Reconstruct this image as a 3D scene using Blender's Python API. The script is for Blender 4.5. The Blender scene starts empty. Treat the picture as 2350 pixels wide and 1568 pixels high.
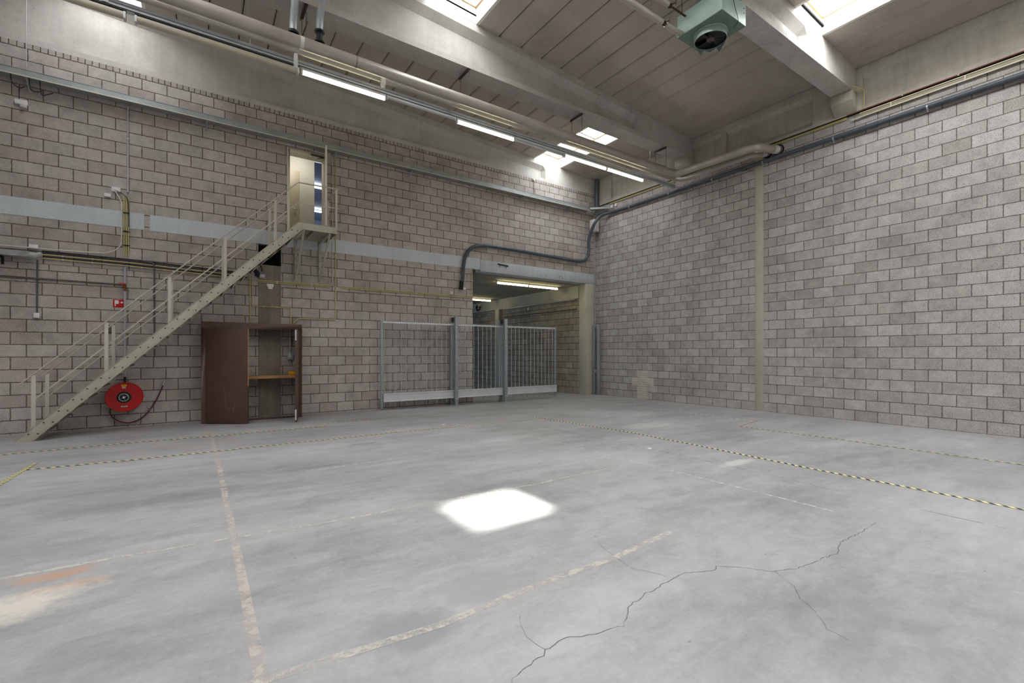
import bpy, bmesh, math, random
from mathutils import Vector, Matrix
random.seed(7)
SC = bpy.context.scene
COL = SC.collection
V = Vector
PI = math.pi

# ------------------------------------------------------------------ geometry
class G:
    """collects shapes in world metres, links them as ONE mesh object"""
    def __init__(s):
        s.bm = bmesh.new(); s.uv = None
    def quad(s, pts, uvs=None):
        vs = [s.bm.verts.new(p) for p in pts]
        f = s.bm.faces.new(vs)
        if uvs is not None:
            if s.uv is None: s.uv = s.bm.loops.layers.uv.new('UVMap')
            for l, u in zip(f.loops, uvs): l[s.uv].uv = u
        return f
    def box(s, x0, x1, y0, y1, z0, z1):
        if x0 > x1: x0, x1 = x1, x0
        if y0 > y1: y0, y1 = y1, y0
        if z0 > z1: z0, z1 = z1, z0
        c = [s.bm.verts.new(p) for p in ((x0,y0,z0),(x1,y0,z0),(x1,y1,z0),(x0,y1,z0),(x0,y0,z1),(x1,y0,z1),(x1,y1,z1),(x0,y1,z1))]
        for f in ((0,3,2,1),(4,5,6,7),(0,1,5,4),(1,2,6,5),(2,3,7,6),(3,0,4,7)):
            s.bm.faces.new([c[i] for i in f])
        return s
    def hexa(s, b, t):
        c = [s.bm.verts.new(p) for p in list(b) + list(t)]
        for f in ((0,3,2,1),(4,5,6,7),(0,1,5,4),(1,2,6,5),(2,3,7,6),(3,0,4,7)):
            s.bm.faces.new([c[i] for i in f])
        return s
    def bar(s, p, q, w, h, up=(0,0,1)):
        p, q = V(p), V(q); d = (q-p).normalized(); up = V(up)
        if abs(d.dot(up)) > .99: up = V((1,0,0))
        a = d.cross(up).normalized(); b = a.cross(d).normalized()
        o = [a*i*w/2 + b*j*h/2 for i, j in ((-1,-1),(1,-1),(1,1),(-1,1))]
        s.hexa([p+k for k in o], [q+k for k in o])
        return s
    def prism(s, poly, off):
        off = V(off); n = len(poly)
        a = [s.bm.verts.new(V(p)) for p in poly]; b = [s.bm.verts.new(V(p)+off) for p in poly]
        s.bm.faces.new(a); s.bm.faces.new(b[::-1])
        for i in range(n):
            s.bm.faces.new((a[i], b[i], b[(i+1)%n], a[(i+1)%n]))
        return s
    def tube(s, pts, r, seg=10, cap=True):
        pts = [V(p) for p in pts]; n = len(pts); rings = []
        t0 = (pts[1]-pts[0]).normalized()
        u = t0.cross(V((0,0,1)))
        if u.length < .05: u = t0.cross(V((1,0,0)))
        u.normalize()
        for i in range(n):
            if i == 0: t = (pts[1]-pts[0]).normalized()
            elif i == n-1: t = (pts[-1]-pts[-2]).normalized()
            else: t = ((pts[i]-pts[i-1]).normalized() + (pts[i+1]-pts[i]).normalized()).normalized()
            u = (u - t*u.dot(t)).normalized(); w = t.cross(u)
            k = 1.0
            if 0 < i < n-1: k = 1/max(.5, t.dot((pts[i+1]-pts[i]).normalized()))
            rr = r[i] if isinstance(r, (list, tuple)) else r
            rings.append([s.bm.verts.new(pts[i] + (u*math.cos(2*PI*j/seg) + w*math.sin(2*PI*j/seg))*rr) for j in range(seg)])
        for i in range(n-1):
            for j in range(seg):
                s.bm.faces.new((rings[i][j], rings[i][(j+1)%seg], rings[i+1][(j+1)%seg], rings[i+1][j]))
        if cap:
            s.bm.faces.new(rings[0][::-1]); s.bm.faces.new(rings[-1])
        return s
    def lathe(s, prof, o, axis, seg=32, close=False):
        """prof: (radius, height along axis)"""
        o, ax = V(o), V(axis).normalized()
        u = ax.cross(V((0,0,1)))
        if u.length < .05: u = ax.cross(V((1,0,0)))
        u.normalize(); w = ax.cross(u); rings = []
        for r, h in prof:
            if r < 1e-6: rings.append([s.bm.verts.new(o+ax*h)])
            else: rings.append([s.bm.verts.new(o+ax*h+(u*math.cos(2*PI*j/seg)+w*math.sin(2*PI*j/seg))*r) for j in range(seg)])
        pairs = list(zip(rings, rings[1:])) + ([(rings[-1], rings[0])] if close else [])
        for a, b in pairs:
            for j in range(seg):
                k = (j+1) % seg
                if len(a) == 1 and len(b) == 1: continue
                if len(a) == 1: s.bm.faces.new((a[0], b[k], b[j]))
                elif len(b) == 1: s.bm.faces.new((a[j], a[k], b[0]))
                else: s.bm.faces.new((a[j], a[k], b[k], b[j]))
        return s
    def build(s, name, mat, parent=None, bevel=0, base=None, angle=35, smooth=True):
        bm = s.bm
        bmesh.ops.recalc_face_normals(bm, faces=bm.faces)
        if bevel:
            bmesh.ops.remove_doubles(bm, verts=bm.verts, dist=1e-5)
            es = [e for e in bm.edges if len(e.link_faces) == 2 and e.calc_face_angle(0) > .6]
            bmesh.ops.bevel(bm, geom=es, offset=bevel, segments=2, profile=.5, affect='EDGES', clamp_overlap=True)
        if parent is not None: o0 = root_loc(parent)
        elif base is not None: o0 = V(base)
        else:
            if len(bm.verts):
                c = [v.co for v in bm.verts]
                o0 = V(((min(p.x for p in c)+max(p.x for p in c))/2, (min(p.y for p in c)+max(p.y for p in c))/2, min(p.z for p in c)))
            else: o0 = V((0,0,0))
        bmesh.ops.translate(bm, verts=bm.verts, vec=-o0)
        me = bpy.data.meshes.new(name); bm.to_mesh(me); bm.free()
        if smooth:
            me.shade_smooth(); me.set_sharp_from_angle(angle=math.radians(angle))
        me.materials.append(mat)
        ob = bpy.data.objects.new(name, me); COL.objects.link(ob)
        if parent is not None: ob.parent = parent
        else: ob.location = o0
        return ob

def root_loc(o):
    while o.parent is not None: o = o.parent
    return V(o.location)

def fillet(pts, rad, n=6):
    pts = [V(p) for p in pts]; out = [pts[0]]
    for i in range(1, len(pts)-1):
        a, b, c = pts[i-1], pts[i], pts[i+1]
        d1, d2 = (a-b), (c-b)
        r = min(rad, d1.length*.48, d2.length*.48)
        p, q = b+d1.normalized()*r, b+d2.normalized()*r
        for k in range(n+1):
            t = k/n
            out.append(p*(1-t)**2 + b*2*t*(1-t) + q*t**2)
    out.append(pts[-1]); return out

def spline(pts, n=8):
    pts = [V(p) for p in pts]; P = [pts[0]*2-pts[1]] + pts + [pts[-1]*2-pts[-2]]; out = []
    for i in range(1, len(P)-2):
        for k in range(n):
            t = k/n; a, b, c, d = P[i-1], P[i], P[i+1], P[i+2]
            out.append(.5*((2*b)+(c-a)*t+(2*a-5*b+4*c-d)*t*t+(3*b-a-3*c+d)*t**3))
    out.append(pts[-1]); return out

def tag(o, label, cat, group=None):
    o['label'] = label; o['category'] = cat
    if group: o['group'] = group
    return o
def thing(name, label, cat, loc, group=None):
    o = bpy.data.objects.new(name, None); COL.objects.link(o); o.location = loc
    o.empty_display_size = .1
    return tag(o, label, cat, group)
def struct(o, label=None):
    o['kind'] = 'structure'
    if label: o['label'] = label
    return o
def struct_root(name, loc):
    o = bpy.data.objects.new(name, None); COL.objects.link(o); o.location = loc
    return struct(o)

# ----------------------------------------------------------------- materials
def lin(c):
    if isinstance(c, str):
        c = [int(c[i:i+2], 16)/255 for i in (0, 2, 4)]
        c = [x/12.92 if x <= .04045 else ((x+.055)/1.055)**2.4 for x in c]
    return (c[0], c[1], c[2], 1)

class N:
    def __init__(s, name):
        s.m = bpy.data.materials.new(name); s.m.use_nodes = True
        s.t = s.m.node_tree; s.t.nodes.clear()
        s.out = s.t.nodes.new('ShaderNodeOutputMaterial')
    def n(s, typ, **kw):
        nd = s.t.nodes.new('ShaderNode'+typ)
        for k, v in kw.items():
            if k.startswith('i_'): nd.inputs[k[2:].replace('_', ' ')].default_value = v
            else: setattr(nd, k, v)
        return nd
    def l(s, a, b): s.t.links.new(a, b)
    def coord(s, kind='Object'): return s.n('TexCoord').outputs[kind]
    def map(s, vec, scale=(1,1,1), loc=(0,0,0), rot=(0,0,0)):
        m = s.n('Mapping'); m.inputs['Scale'].default_value = scale; m.inputs['Location'].default_value = loc; m.inputs['Rotation'].default_value = rot
        s.l(vec, m.inputs['Vector']); return m.outputs['Vector']
    def noise(s, vec, scale, detail=4, rough=.55, dist=0):
        nd = s.n('TexNoise'); nd.inputs['Scale'].default_value = scale; nd.inputs['Detail'].default_value = detail
        nd.inputs['Roughness'].default_value = rough; nd.inputs['Distortion'].default_value = dist
        s.l(vec, nd.inputs['Vector']); return nd.outputs['Fac']
    def rng(s, v, a, b, c=0, d=1):
        nd = s.n('MapRange'); nd.inputs[1].default_value = a; nd.inputs[2].default_value = b; nd.inputs[3].default_value = c; nd.inputs[4].default_value = d
        s.l(v, nd.inputs[0]); return nd.outputs[0]
    def math(s, op, a, b=None):
        nd = s.n('Math', operation=op)
        for i, v in enumerate((a, b)):
            if v is None: continue
            if isinstance(v, (int, float)): nd.inputs[i].default_value = v
            else: s.l(v, nd.inputs[i])
        return nd.outputs[0]
    def mix(s, fac, a, b, mode='MIX'):
        nd = s.n('Mix', data_type='RGBA', blend_type=mode)
        for sock, v in ((nd.inputs[0], fac), (nd.inputs[6], a), (nd.inputs[7], b)):
            if isinstance(v, (int, float, tuple)): sock.default_value = v
            else: s.l(v, sock)
        return nd.outputs[2]
    def bsdf(s, col, rough=.6, metal=0, spec=.4, bump=None, bstr=.3, bdist=.01):
        b = s.n('BsdfPrincipled'); b.inputs['Metallic'].default_value = metal; b.inputs['Specular IOR Level'].default_value = spec
        for sock, v in ((b.inputs['Base Color'], col), (b.inputs['Roughness'], rough)):
            if isinstance(v, (int, float, tuple)): sock.default_value = v
            else: s.l(v, sock)
        if bump is not None:
            bp = s.n('Bump'); bp.inputs['Strength'].default_value = bstr; bp.inputs['Distance'].default_value = bdist
            s.l(bump, bp.inputs['Height']); s.l(bp.outputs[0], b.inputs['Normal'])
        s.l(b.outputs[0], s.out.inputs['Surface']); return b

def paint(name, col, rough=.5, metal=0, var=.12, scale=4, bstr=.0, bscale=120, spec=.4, stretch=(1,1,1), dirt=None, dirt_amt=.5):
    k = N(name); c = k.map(k.coord(), stretch); col = lin(col)
    nz = k.noise(c, scale, 6, .6)
    f = k.rng(nz, .3, .7, 1-var, 1+var)
    cc = k.n('Combine'+'XYZ'); [k.l(f, cc.inputs[i]) for i in range(3)]
    out = k.mix(1.0, col, cc.outputs[0], 'MULTIPLY')
    if dirt is not None:
        dn = k.rng(k.noise(c, scale*.45, 8, .65), .52, .68, 0, dirt_amt)
        out = k.mix(dn, out, lin(dirt))
    bump = k.noise(c, bscale, 3) if bstr else None
    k.bsdf(out, rough, metal, spec, bump, bstr)
    return k.m

def emit(name, col, strength):
    k = N(name); e = k.n('Emission'); e.inputs[0].default_value = lin(col); e.inputs[1].default_value = strength
    k.l(e.outputs[0], k.out.inputs['Surface']); return k.m

def blocks(name, a, b, mortar, bw=.44, rh=.247, ms=.0085, speck=.55, stain='4a443c', tint=None, dark=.55, bs=.6):
    k = N(name); uv = k.coord('UV'); ob = k.coord('Object')
    geo = k.n('NewGeometry').outputs['Position']
    wob = k.n('TexNoise'); wob.inputs['Scale'].default_value = 24; wob.inputs['Detail'].default_value = 3; k.l(geo, wob.inputs['Vector'])
    sub = k.n('VectorMath', operation='SUBTRACT'); k.l(wob.outputs['Color'], sub.inputs[0]); sub.inputs[1].default_value = (.5,.5,.5)
    mul = k.n('VectorMath', operation='SCALE'); k.l(sub.outputs[0], mul.inputs[0]); mul.inputs['Scale'].default_value = .017
    add = k.n('VectorMath', operation='ADD'); k.l(uv, add.inputs[0]); k.l(mul.outputs[0], add.inputs[1])
    br = k.n('TexBrick', offset=.5, offset_frequency=2, squash=1)
    br.inputs['Scale'].default_value = 1; br.inputs['Brick Width'].default_value = bw; br.inputs['Row Height'].default_value = rh
    br.inputs['Mortar Size'].default_value = ms; br.inputs['Mortar Smooth'].default_value = .35; br.inputs['Bias'].default_value = 0
    br.inputs['Color1'].default_value = lin(a); br.inputs['Color2'].default_value = lin(b); br.inputs['Mortar'].default_value = lin(mortar)
    k.l(add.outputs[0], br.inputs['Vector'])
    br2 = k.n('TexBrick', offset=.5, offset_frequency=2, squash=1)
    for key, v in (('Scale',1),('Brick Width',bw),('Row Height',rh),('Mortar Size',0),('Mortar Smooth',0),('Bias',-.35)): br2.inputs[key].default_value = v
    br2.inputs['Color1'].default_value = (1,1,1,1); br2.inputs['Color2'].default_value = lin(tint or 'c9a6a0')
    m2 = k.map(uv, loc=(bw*34, rh*58, 0)); k.l(m2, br2.inputs['Vector'])
    base = k.mix(.55, br.outputs['Color'], br2.outputs['Color'], 'MULTIPLY')
    fac = br.outputs['Fac']                                        # 1 in the mortar
    # open aggregate speckle
    sp = k.noise(geo, 58, 4, .85)
    sp2 = k.noise(geo, 18, 3, .6)
    dk = k.math('MULTIPLY', k.rng(sp, .515, .585, 0, speck), k.rng(sp2, .35, .6, .35, 1))
    col = k.mix(dk, base, lin('4d453e'))
    li = k.rng(k.noise(geo, 64, 3, .85), .53, .6, 0, .45)
    col = k.mix(li, col, lin('d8d4cf'))
    col = k.mix(fac, col, br.outputs['Color'])
    big = k.noise(geo, .8, 7, .62)
    col = k.mix(k.rng(big, .5, .72, 0, dark), col, lin(stain), 'MULTIPLY') if dark else col
    mid = k.rng(k.noise(geo, 5, 5, .6), .3, .7, .86, 1.12)
    cc = k.n('CombineXYZ'); [k.l(mid, cc.inputs[i]) for i in range(3)]
    col = k.mix(1.0, col, cc.outputs[0], 'MULTIPLY')
    h = k.math('SUBTRACT', k.math('MULTIPLY', sp, .35), fac)
    k.bsdf(col, .9, 0, .15, h, bs*.7, .012)
    return k.m

def concrete(name, col, var=.16, streak=.25, pore=.5, rough=.8, dirt='5a5346', dirt_amt=.45):
    k = N(name); g = k.n('NewGeometry').outputs['Position']; c = lin(col)
    f = k.rng(k.noise(g, 1.3, 8, .62), .3, .7, 1-var, 1+var)
    f2 = k.rng(k.noise(g, 22, 4, .6), .3, .7, .94, 1.06)
    f = k.math('MULTIPLY', f, f2)
    st = k.noise(k.map(g, (5, 5, .35)), 1.6, 5, .6)
    f = k.math('MULTIPLY', f, k.rng(st, .4, .72, 1, 1-streak))
    cc = k.n('CombineXYZ'); [k.l(f, cc.inputs[i]) for i in range(3)]
    col = k.mix(1.0, c, cc.outputs[0], 'MULTIPLY')
    col = k.mix(k.rng(k.noise(g, .7, 8, .7), .54, .74, 0, dirt_amt), col, lin(dirt))
    vo = k.n('TexVoronoi', feature='F1'); vo.inputs['Scale'].default_value = 11; k.l(g, vo.inputs['Vector'])
    po = k.math('MULTIPLY', k.rng(vo.outputs['Distance'], .10, .06, 0, 1), k.rng(k.noise(g, 3, 2), .5, .6, 0, pore))
    col = k.mix(po, col, lin('2d2a26'))
    k.bsdf(col, rough, 0, .2, k.noise(g, 30, 5, .6), .18, .01)
    return k.m

MAT = {}
MAT['block_warm'] = blocks('warm_grey_block', 'c0b8b3', 'b0a8a3', '6a5e54', tint='d8c4be', dark=.28, ms=.0105)
MAT['block_grey'] = blocks('grey_block', 'c0bdba', 'adaaa6', '6e675f', tint='d3c0ba', stain='6a655f', speck=.75, dark=.3, ms=.010)
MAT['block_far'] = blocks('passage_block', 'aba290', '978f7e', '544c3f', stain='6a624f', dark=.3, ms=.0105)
MAT['block_header'] = blocks('header_block', 'b9b1ac', 'a9a19c', '5c5148', dark=.28, tint='d8c4be', bw=.11, rh=.115, ms=.010)
MAT['brick_patch'] = blocks('cream_brick', 'c6c2b8', 'bab5aa', 'd9d5cc', bw=.215, rh=.0775, ms=.006, speck=.2, dark=.2, stain='9a8f80', bs=.1, tint='e8ddd5')
MAT['beam'] = concrete('beam_concrete', 'bfbcb6', streak=.10, var=.12, dirt='6e685d', dirt_amt=.35)
MAT['edge_beam'] = concrete('edge_beam_concrete', 'b8b3aa', streak=.16, var=.12, dirt='7a7164', dirt_amt=.35)
MAT['panel'] = concrete('roof_panel_concrete', 'b3aaa0', var=.08, streak=0, pore=.1, dirt='8f8578', dirt_amt=.5)
MAT['column'] = concrete('column_concrete', 'b9b5a5', var=.1, streak=.1, pore=.3, dirt='8a8473')
MAT['old_column'] = concrete('old_column_concrete', '8c8376', var=.2, streak=.3)
MAT['band'] = concrete('band_paint', 'c6ccd1', var=.05, streak=.06, pore=0, rough=.55, dirt='9aa0a3', dirt_amt=.35)
MAT['lintel'] = concrete('lintel_concrete', 'bfc5c9', var=.1, streak=.12, pore=.3, rough=.7, dirt='8b8f90')
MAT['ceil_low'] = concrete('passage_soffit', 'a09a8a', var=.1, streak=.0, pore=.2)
MAT['stair'] = paint('stair_paint', 'b3b09f', .45, var=.06, scale=3, dirt='8f8878', dirt_amt=.5)
MAT['rail'] = paint('rail_paint', 'bdb7ab', .45, var=.05)
MAT['tread'] = paint('tread_steel', '7d7a6e', .6, var=.2, scale=10)
MAT['bolt'] = paint('bolt_dark', '4c4a42', .5, .3)
MAT['galv'] = paint('galvanised', 'aab1b3', .45, .35, var=.14, scale=14)
MAT['galv_post'] = paint('galvanised_post', '98a0a3', .5, .3, var=.22, scale=22)
MAT['alu'] = paint('aluminium', 'd2d5d7', .35, .4, var=.05)
MAT['alu_dull'] = paint('aluminium_dull', 'b9bdc1', .45, .35, var=.08)
MAT['tray'] = paint('tray_galvanised', '9ea4a3', .42, .35, var=.14, scale=5)
MAT['trunk'] = paint('trunking_galvanised', 'cfd3d5', .42, .1, var=.1, scale=5)
MAT['slot'] = paint('dark_slot', '20242a', .7)
MAT['batten'] = paint('batten_cream', 'c2baa5', .4, var=.06)
MAT['white_metal'] = paint('white_batten', 'd6d8d6', .35, var=.03)
MAT['pipe'] = paint('pipe_jacket', 'b2aba2', .34, .25, var=.1, scale=2, dirt='9c8d74', dirt_amt=.55)
MAT['pipe_band'] = paint('pipe_band', '8a8176', .5, .2)
MAT['white_wrap'] = paint('white_wrap', 'dcd8d2', .6, var=.05)
MAT['grey_pvc'] = paint('dark_grey_pvc', '4d545c', .38, var=.14, scale=5)
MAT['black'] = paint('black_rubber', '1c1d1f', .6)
MAT['gap_shade'] = paint('gap_shade_black', '0f0d0b', .95)  # near black: shade of gaps and recesses as colour, also the roofing felt
MAT['yellow'] = paint('cream_yellow_pvc', 'bfb37a', .45, var=.08)
MAT['olive'] = paint('olive_duct', '9a937a', .5, var=.06)
MAT['cream_pipe'] = paint('cream_pipe', 'cfc6b4', .45, var=.05)
MAT['white_cable'] = paint('white_cable', 'd7d2c8', .5)
MAT['white'] = paint('white_plastic', 'dfdedd', .45, var=.03)
MAT['white_dull'] = paint('off_white_plastic', 'c6c5c8', .5, var=.03)
MAT['plastic_bag'] = paint('cloudy_plastic', 'a3a7a4', .35, var=.2, scale=20)
MAT['cabinet'] = paint('brown_paint', '553d33', .42, var=.14, scale=3, dirt='55402f', dirt_amt=.5, spec=.5)
MAT['raw_wood'] = paint('raw_plywood', 'b98f5e', .7, var=.25, scale=9, stretch=(1,1,.15), dirt='6b4a30', dirt_amt=.7)
MAT['shelf_wood'] = paint('shelf_wood', 'b98d62', .65, var=.22, scale=7, stretch=(.15,1,1), dirt='7a5638', dirt_amt=.6)
MAT['scratch'] = paint('pale_scratch', '9a7a55', .7)
MAT['brown_steel'] = paint('red_brown_steel', '4a302b', .6, var=.2, scale=12)
MAT['red'] = paint('signal_red', 'c01410', .35, var=.06, spec=.5)
MAT['red_sign'] = paint('sign_red', 'b5121a', .4, var=.02)
MAT['hose'] = paint('dark_red_hose', '5a1d20', .45)
MAT['yellow_label'] = paint('yellow_label', 'e0a80c', .5, var=.02)
MAT['hub'] = paint('hub_dark', '1b2322', .35)
MAT['green'] = paint('heater_green', '9db5ab', .42, .1, var=.07, scale=3, spec=.5)
MAT['green_shade'] = paint('heater_underside_shade', '6c8071', .5, .0, var=.08)  # darker copy of the heater green, underside shade put into the colour
MAT['motor'] = paint('motor_grey', '5c534b', .6, .2)
MAT['cream_door'] = paint('cream_paint', 'd9d3c2', .4, var=.03)
MAT['door_beige'] = paint('beige_door', 'c5b99d', .4, var=.03)
MAT['room_wall'] = paint('room_plaster', 'd8d4c6', .8, var=.02)
MAT['hall_blue'] = paint('hall_plaster', 'aab4c8', .8, var=.02)
MAT['orange_wood'] = paint('sill_wood', 'cfae8c', .6, var=.15)
MAT['white_upstand'] = paint('upstand_white', 'd3d0c8', .7, var=.06)
MAT['brown_bar'] = paint('glazing_bar', '6b5c4d', .5, .2)
MAT['rust'] = paint('rusty_pipe', '7a3b24', .7, var=.2)
MAT['chrome'] = paint('chrome', 'd8d8d8', .15, 1)
MAT['copper_dark'] = paint('dark_brass', '4a3c26', .45, .6)

# hazard tape, worn paint
def tape_mat(name, a, b, period, wear=.3, angle=.8):
    k = N(name); uv = k.coord('UV'); sep = k.n('SeparateXYZ'); k.l(uv, sep.inputs[0])
    t = k.math('ADD', sep.outputs[0], k.math('MULTIPLY', sep.outputs[1], angle))
    fr = k.math('FRACT', k.math('DIVIDE', t, period))
    st = k.math('GREATER_THAN', fr, .5)
    g = k.n('NewGeometry').outputs['Position']
    col = k.mix(st, lin(a), lin(b))
    col = k.mix(k.rng(k.noise(g, 6, 6, .7), .5, .75, 0, .4), col, lin('9a9890'))
    k.bsdf(col, .5, 0, .35)
    p = [n for n in k.t.nodes if n.type == 'BSDF_PRINCIPLED'][0]
    tr = k.n('BsdfTransparent'); mx = k.n('MixShader')
    w = k.rng(k.noise(g, 16, 6, .75), .62-wear*.35, .66-wear*.35+.1, 0, 1)
    k.l(w, mx.inputs[0]); k.l(p.outputs[0], mx.inputs[1]); k.l(tr.outputs[0], mx.inputs[2])
    k.l(mx.outputs[0], k.out.inputs['Surface']); return k.m
MAT['tape'] = tape_mat('hazard_tape', 'e8e09a', '3d3c39', .10, -.1)
MAT['tape_worn'] = tape_mat('hazard_tape_worn', 'dcd48c', '4a483f', .11, .15)
MAT['tape_white'] = tape_mat('pale_tape', 'dcd9c4', '8c8a84', .16, .25)
MAT['tape_red'] = tape_mat('red_tape', 'c09a92', 'a8807a', .2, .55)

def worn(name, col, lo, hi, amt, scale=9):
    k = N(name); g = k.n('NewGeometry').outputs['Position']
    k.bsdf(lin(col), .75, 0, .2)
    p = [n for n in k.t.nodes if n.type == 'BSDF_PRINCIPLED'][0]
    tr = k.n('BsdfTransparent'); mx = k.n('MixShader')
    w = k.rng(k.noise(g, scale, 8, .75), lo, hi, 1-amt, 1)
    k.l(w, mx.inputs[0]); k.l(p.outputs[0], mx.inputs[1]); k.l(tr.outputs[0], mx.inputs[2])
    k.l(mx.outputs[0], k.out.inputs['Surface']); return k.m
MAT['line_pink'] = worn('worn_pinkish_line', 'c3b8b0', .46, .6, .7)
MAT['line_cream'] = worn('worn_cream_line', 'c6c0b7', .46, .6, .7)
MAT['line_white'] = worn('worn_white_line', 'dcdad6', .42, .6, .75, 14)
MAT['crack'] = worn('floor_crack', '6a6865', .47, .62, .85, 5)
MAT['seam'] = worn('floor_seam', '5b5955', .42, .55, .7, 2)

def floor_mat():
    k = N('concrete_floor'); g = k.n('NewGeometry').outputs['Position']
    a = k.noise(k.map(g, (.55, 1.0, 1)), .55, 9, .62, .4)
    b = k.noise(k.map(g, (.35, 1.5, 1), rot=(0,0,.25)), 1.6, 8, .65, .3)
    c = k.noise(g, 28, 5, .65)
    d5 = k.noise(k.map(g, (.8, 1.2, 1)), 4.2, 8, .7, .6)
    v = k.math('ADD', k.math('MULTIPLY', a, .40), k.math('ADD', k.math('MULTIPLY', b, .28), k.math('ADD', k.math('MULTIPLY', c, .10), k.math('MULTIPLY', d5, .22))))
    cr = k.n('ValToRGB'); k.l(v, cr.inputs[0]); e = cr.color_ramp.elements
    e[0].position = .37; e[0].color = lin('777777'); e[1].position = .63; e[1].color = lin('b0aeae')
    m = cr.color_ramp.elements.new(.5); m.color = lin('989797')
    col = cr.outputs[0]
    def spot(col, x, y, rx, ry, hexc, amt, rot=0, nz=.5, sc=3):
        p = k.map(g, (1,1,0), (-x,-y,0)); p = k.map(p, (1/rx,1/ry,0), rot=(0,0,0))
        ln = k.n('VectorMath', operation='LENGTH'); k.l(p, ln.inputs[0])
        d = k.math('ADD', ln.outputs['Value'], k.rng(k.noise(g, sc, 7, .7), .2, .8, -nz, nz))
        return k.mix(k.rng(d, .9, .45, 0, amt), col, lin(hexc))
    col = spot(col, -13.62, -8.30, .30, .11, 'b08a74', .75, sc=7)
    col = spot(col, -13.50, -8.55, .30, .10, 'bb9c86', .55, sc=8)
    col = spot(col, -14.0, -8.75, .75, .32, 'd0c8bb', .7, sc=4)
    col = spot(col, -11.75, -10.35, .40, .30, '858688', .75, sc=3)
    col = spot(col, -11.2, -10.2, .35, .25, '909192', .6, sc=3)
    col = spot(col, -12.2, -7.5, .55, .22, '8e8e8f', .55, sc=4)
    col = spot(col, -10.1, -9.75, .30, .16, '8f8e8c', .5, sc=5)
    col = spot(col, -9.7, -11.0, .4, .2, '939496', .4, sc=3)
    col = spot(col, -10.35, -4.75, .35, .13, '7f7d79', .6, sc=6)
    col = spot(col, -12.8, -3.2, 1.2, .35, '98918c', .4, sc=2)
    col = spot(col, -4.6, -6.2, 1.0, .4, 'c4c2bd', .45, sc=2)
    col = spot(col, -6.3, -9.2, .5, .14, 'cfcdc8', .5, sc=6)
    # scattered dark scuffs
    sc = k.n('TexVoronoi', feature='F1'); sc.inputs['Scale'].default_value = 2.2; k.l(k.map(g, (1,2.2,1)), sc.inputs['Vector'])
    col = k.mix(k.rng(sc.outputs['Distance'], .035, .015, 0, .6), col, lin('4b4a48'))
    # dirt swept against the walls
    rgh = k.rng(a, .3, .7, .42, .6)
    k.bsdf(col, rgh, 0, .35, k.noise(g, 45, 5, .6), .06, .01)
    return k.m
MAT['floor'] = floor_mat()

SKY_L = 6.5
MAT['opal'] = emit('opal_skylight', (.95,.98,1.0), SKY_L*1.3)
MAT['opal_dim'] = emit('dim_opal_skylight', (.95,.98,1.0), SKY_L*.6)  # same glazing, emission lowered so the beams beside it clip less
MAT['tube'] = emit('tube_glow', (1.0,.92,.62), 7.0)
MAT['tube_pass'] = emit('passage_tube_glow', (1.0,.90,.50), 6.5)
MAT['tube_cold'] = emit('hall_tube_glow', (.9,.95,1.0), 7)
MAT['corridor_fill'] = emit('corridor_fill_glow', (1.0,.96,.90), 15.0)
MAT['day'] = emit('daylit_glazing', (.5,.7,1.0), 1.6)

def glass():
    k = N('clear_glazing'); t = k.n('BsdfTransparent'); t.inputs[0].default_value = (.96,.97,.97,1)
    gl = k.n('BsdfGlossy'); gl.inputs['Roughness'].default_value = .02
    mx = k.n('MixShader'); mx.inputs[0].default_value = .06
    k.l(t.outputs[0], mx.inputs[1]); k.l(gl.outputs[0], mx.inputs[2]); k.l(mx.outputs[0], k.out.inputs['Surface'])
    return k.m
MAT['glass'] = glass()

# ================================================================ THE HALL
XL, YB = -21.0, -21.1                 # far ends of the hall, behind and beside the camera
def zr(x): return 8.24 - .06*x        # underside of the pitched roof panels
PITCH = .5965

# ---------------------------------------------------------------- floor
g = G()
g.box(XL-.3, .3, YB-.3, 14.3, -.2, 0)
floor = struct(g.build('floor', MAT['floor'], base=(0,0,0)))

def ribbon(pts, w, z, uvs=True):
    """flat strip on the floor along a polyline"""
    g = G(); pts = [V((p[0], p[1], 0)) for p in pts]; L = 0; prev = None; n = len(pts)
    for i, p in enumerate(pts):
        d = (pts[min(i+1, n-1)] - pts[max(i-1, 0)]).normalized(); s = V((-d.y, d.x, 0))
        ww = w[i] if isinstance(w, (list, tuple)) else w
        if i: L += (p-pts[i-1]).length
        cur = (p-s*ww/2, p+s*ww/2, L, ww)
        if prev:
            a, b, l0, w0 = prev; c, e, l1, w1 = cur
            g.quad([a+V((0,0,z)), c+V((0,0,z)), e+V((0,0,z)), b+V((0,0,z))], [(l0,0),(l1,0),(l1,w1),(l0,w0)])
        prev = cur
    return g
def subdiv(pts, step=.4):
    out = []
    for a, b in zip(pts, pts[1:]):
        a, b = V((a[0],a[1],0)), V((b[0],b[1],0)); n = max(1, int((b-a).length/step))
        out += [a.lerp(b, i/n) for i in range(n)]
    return out + [V((pts[-1][0], pts[-1][1], 0))]
def jag(pts, amp, step, seed):
    r = random.Random(seed); q = subdiv(pts, step)
    return [p + V((r.uniform(-amp, amp), r.uniform(-amp, amp), 0)) for p in q]

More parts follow.
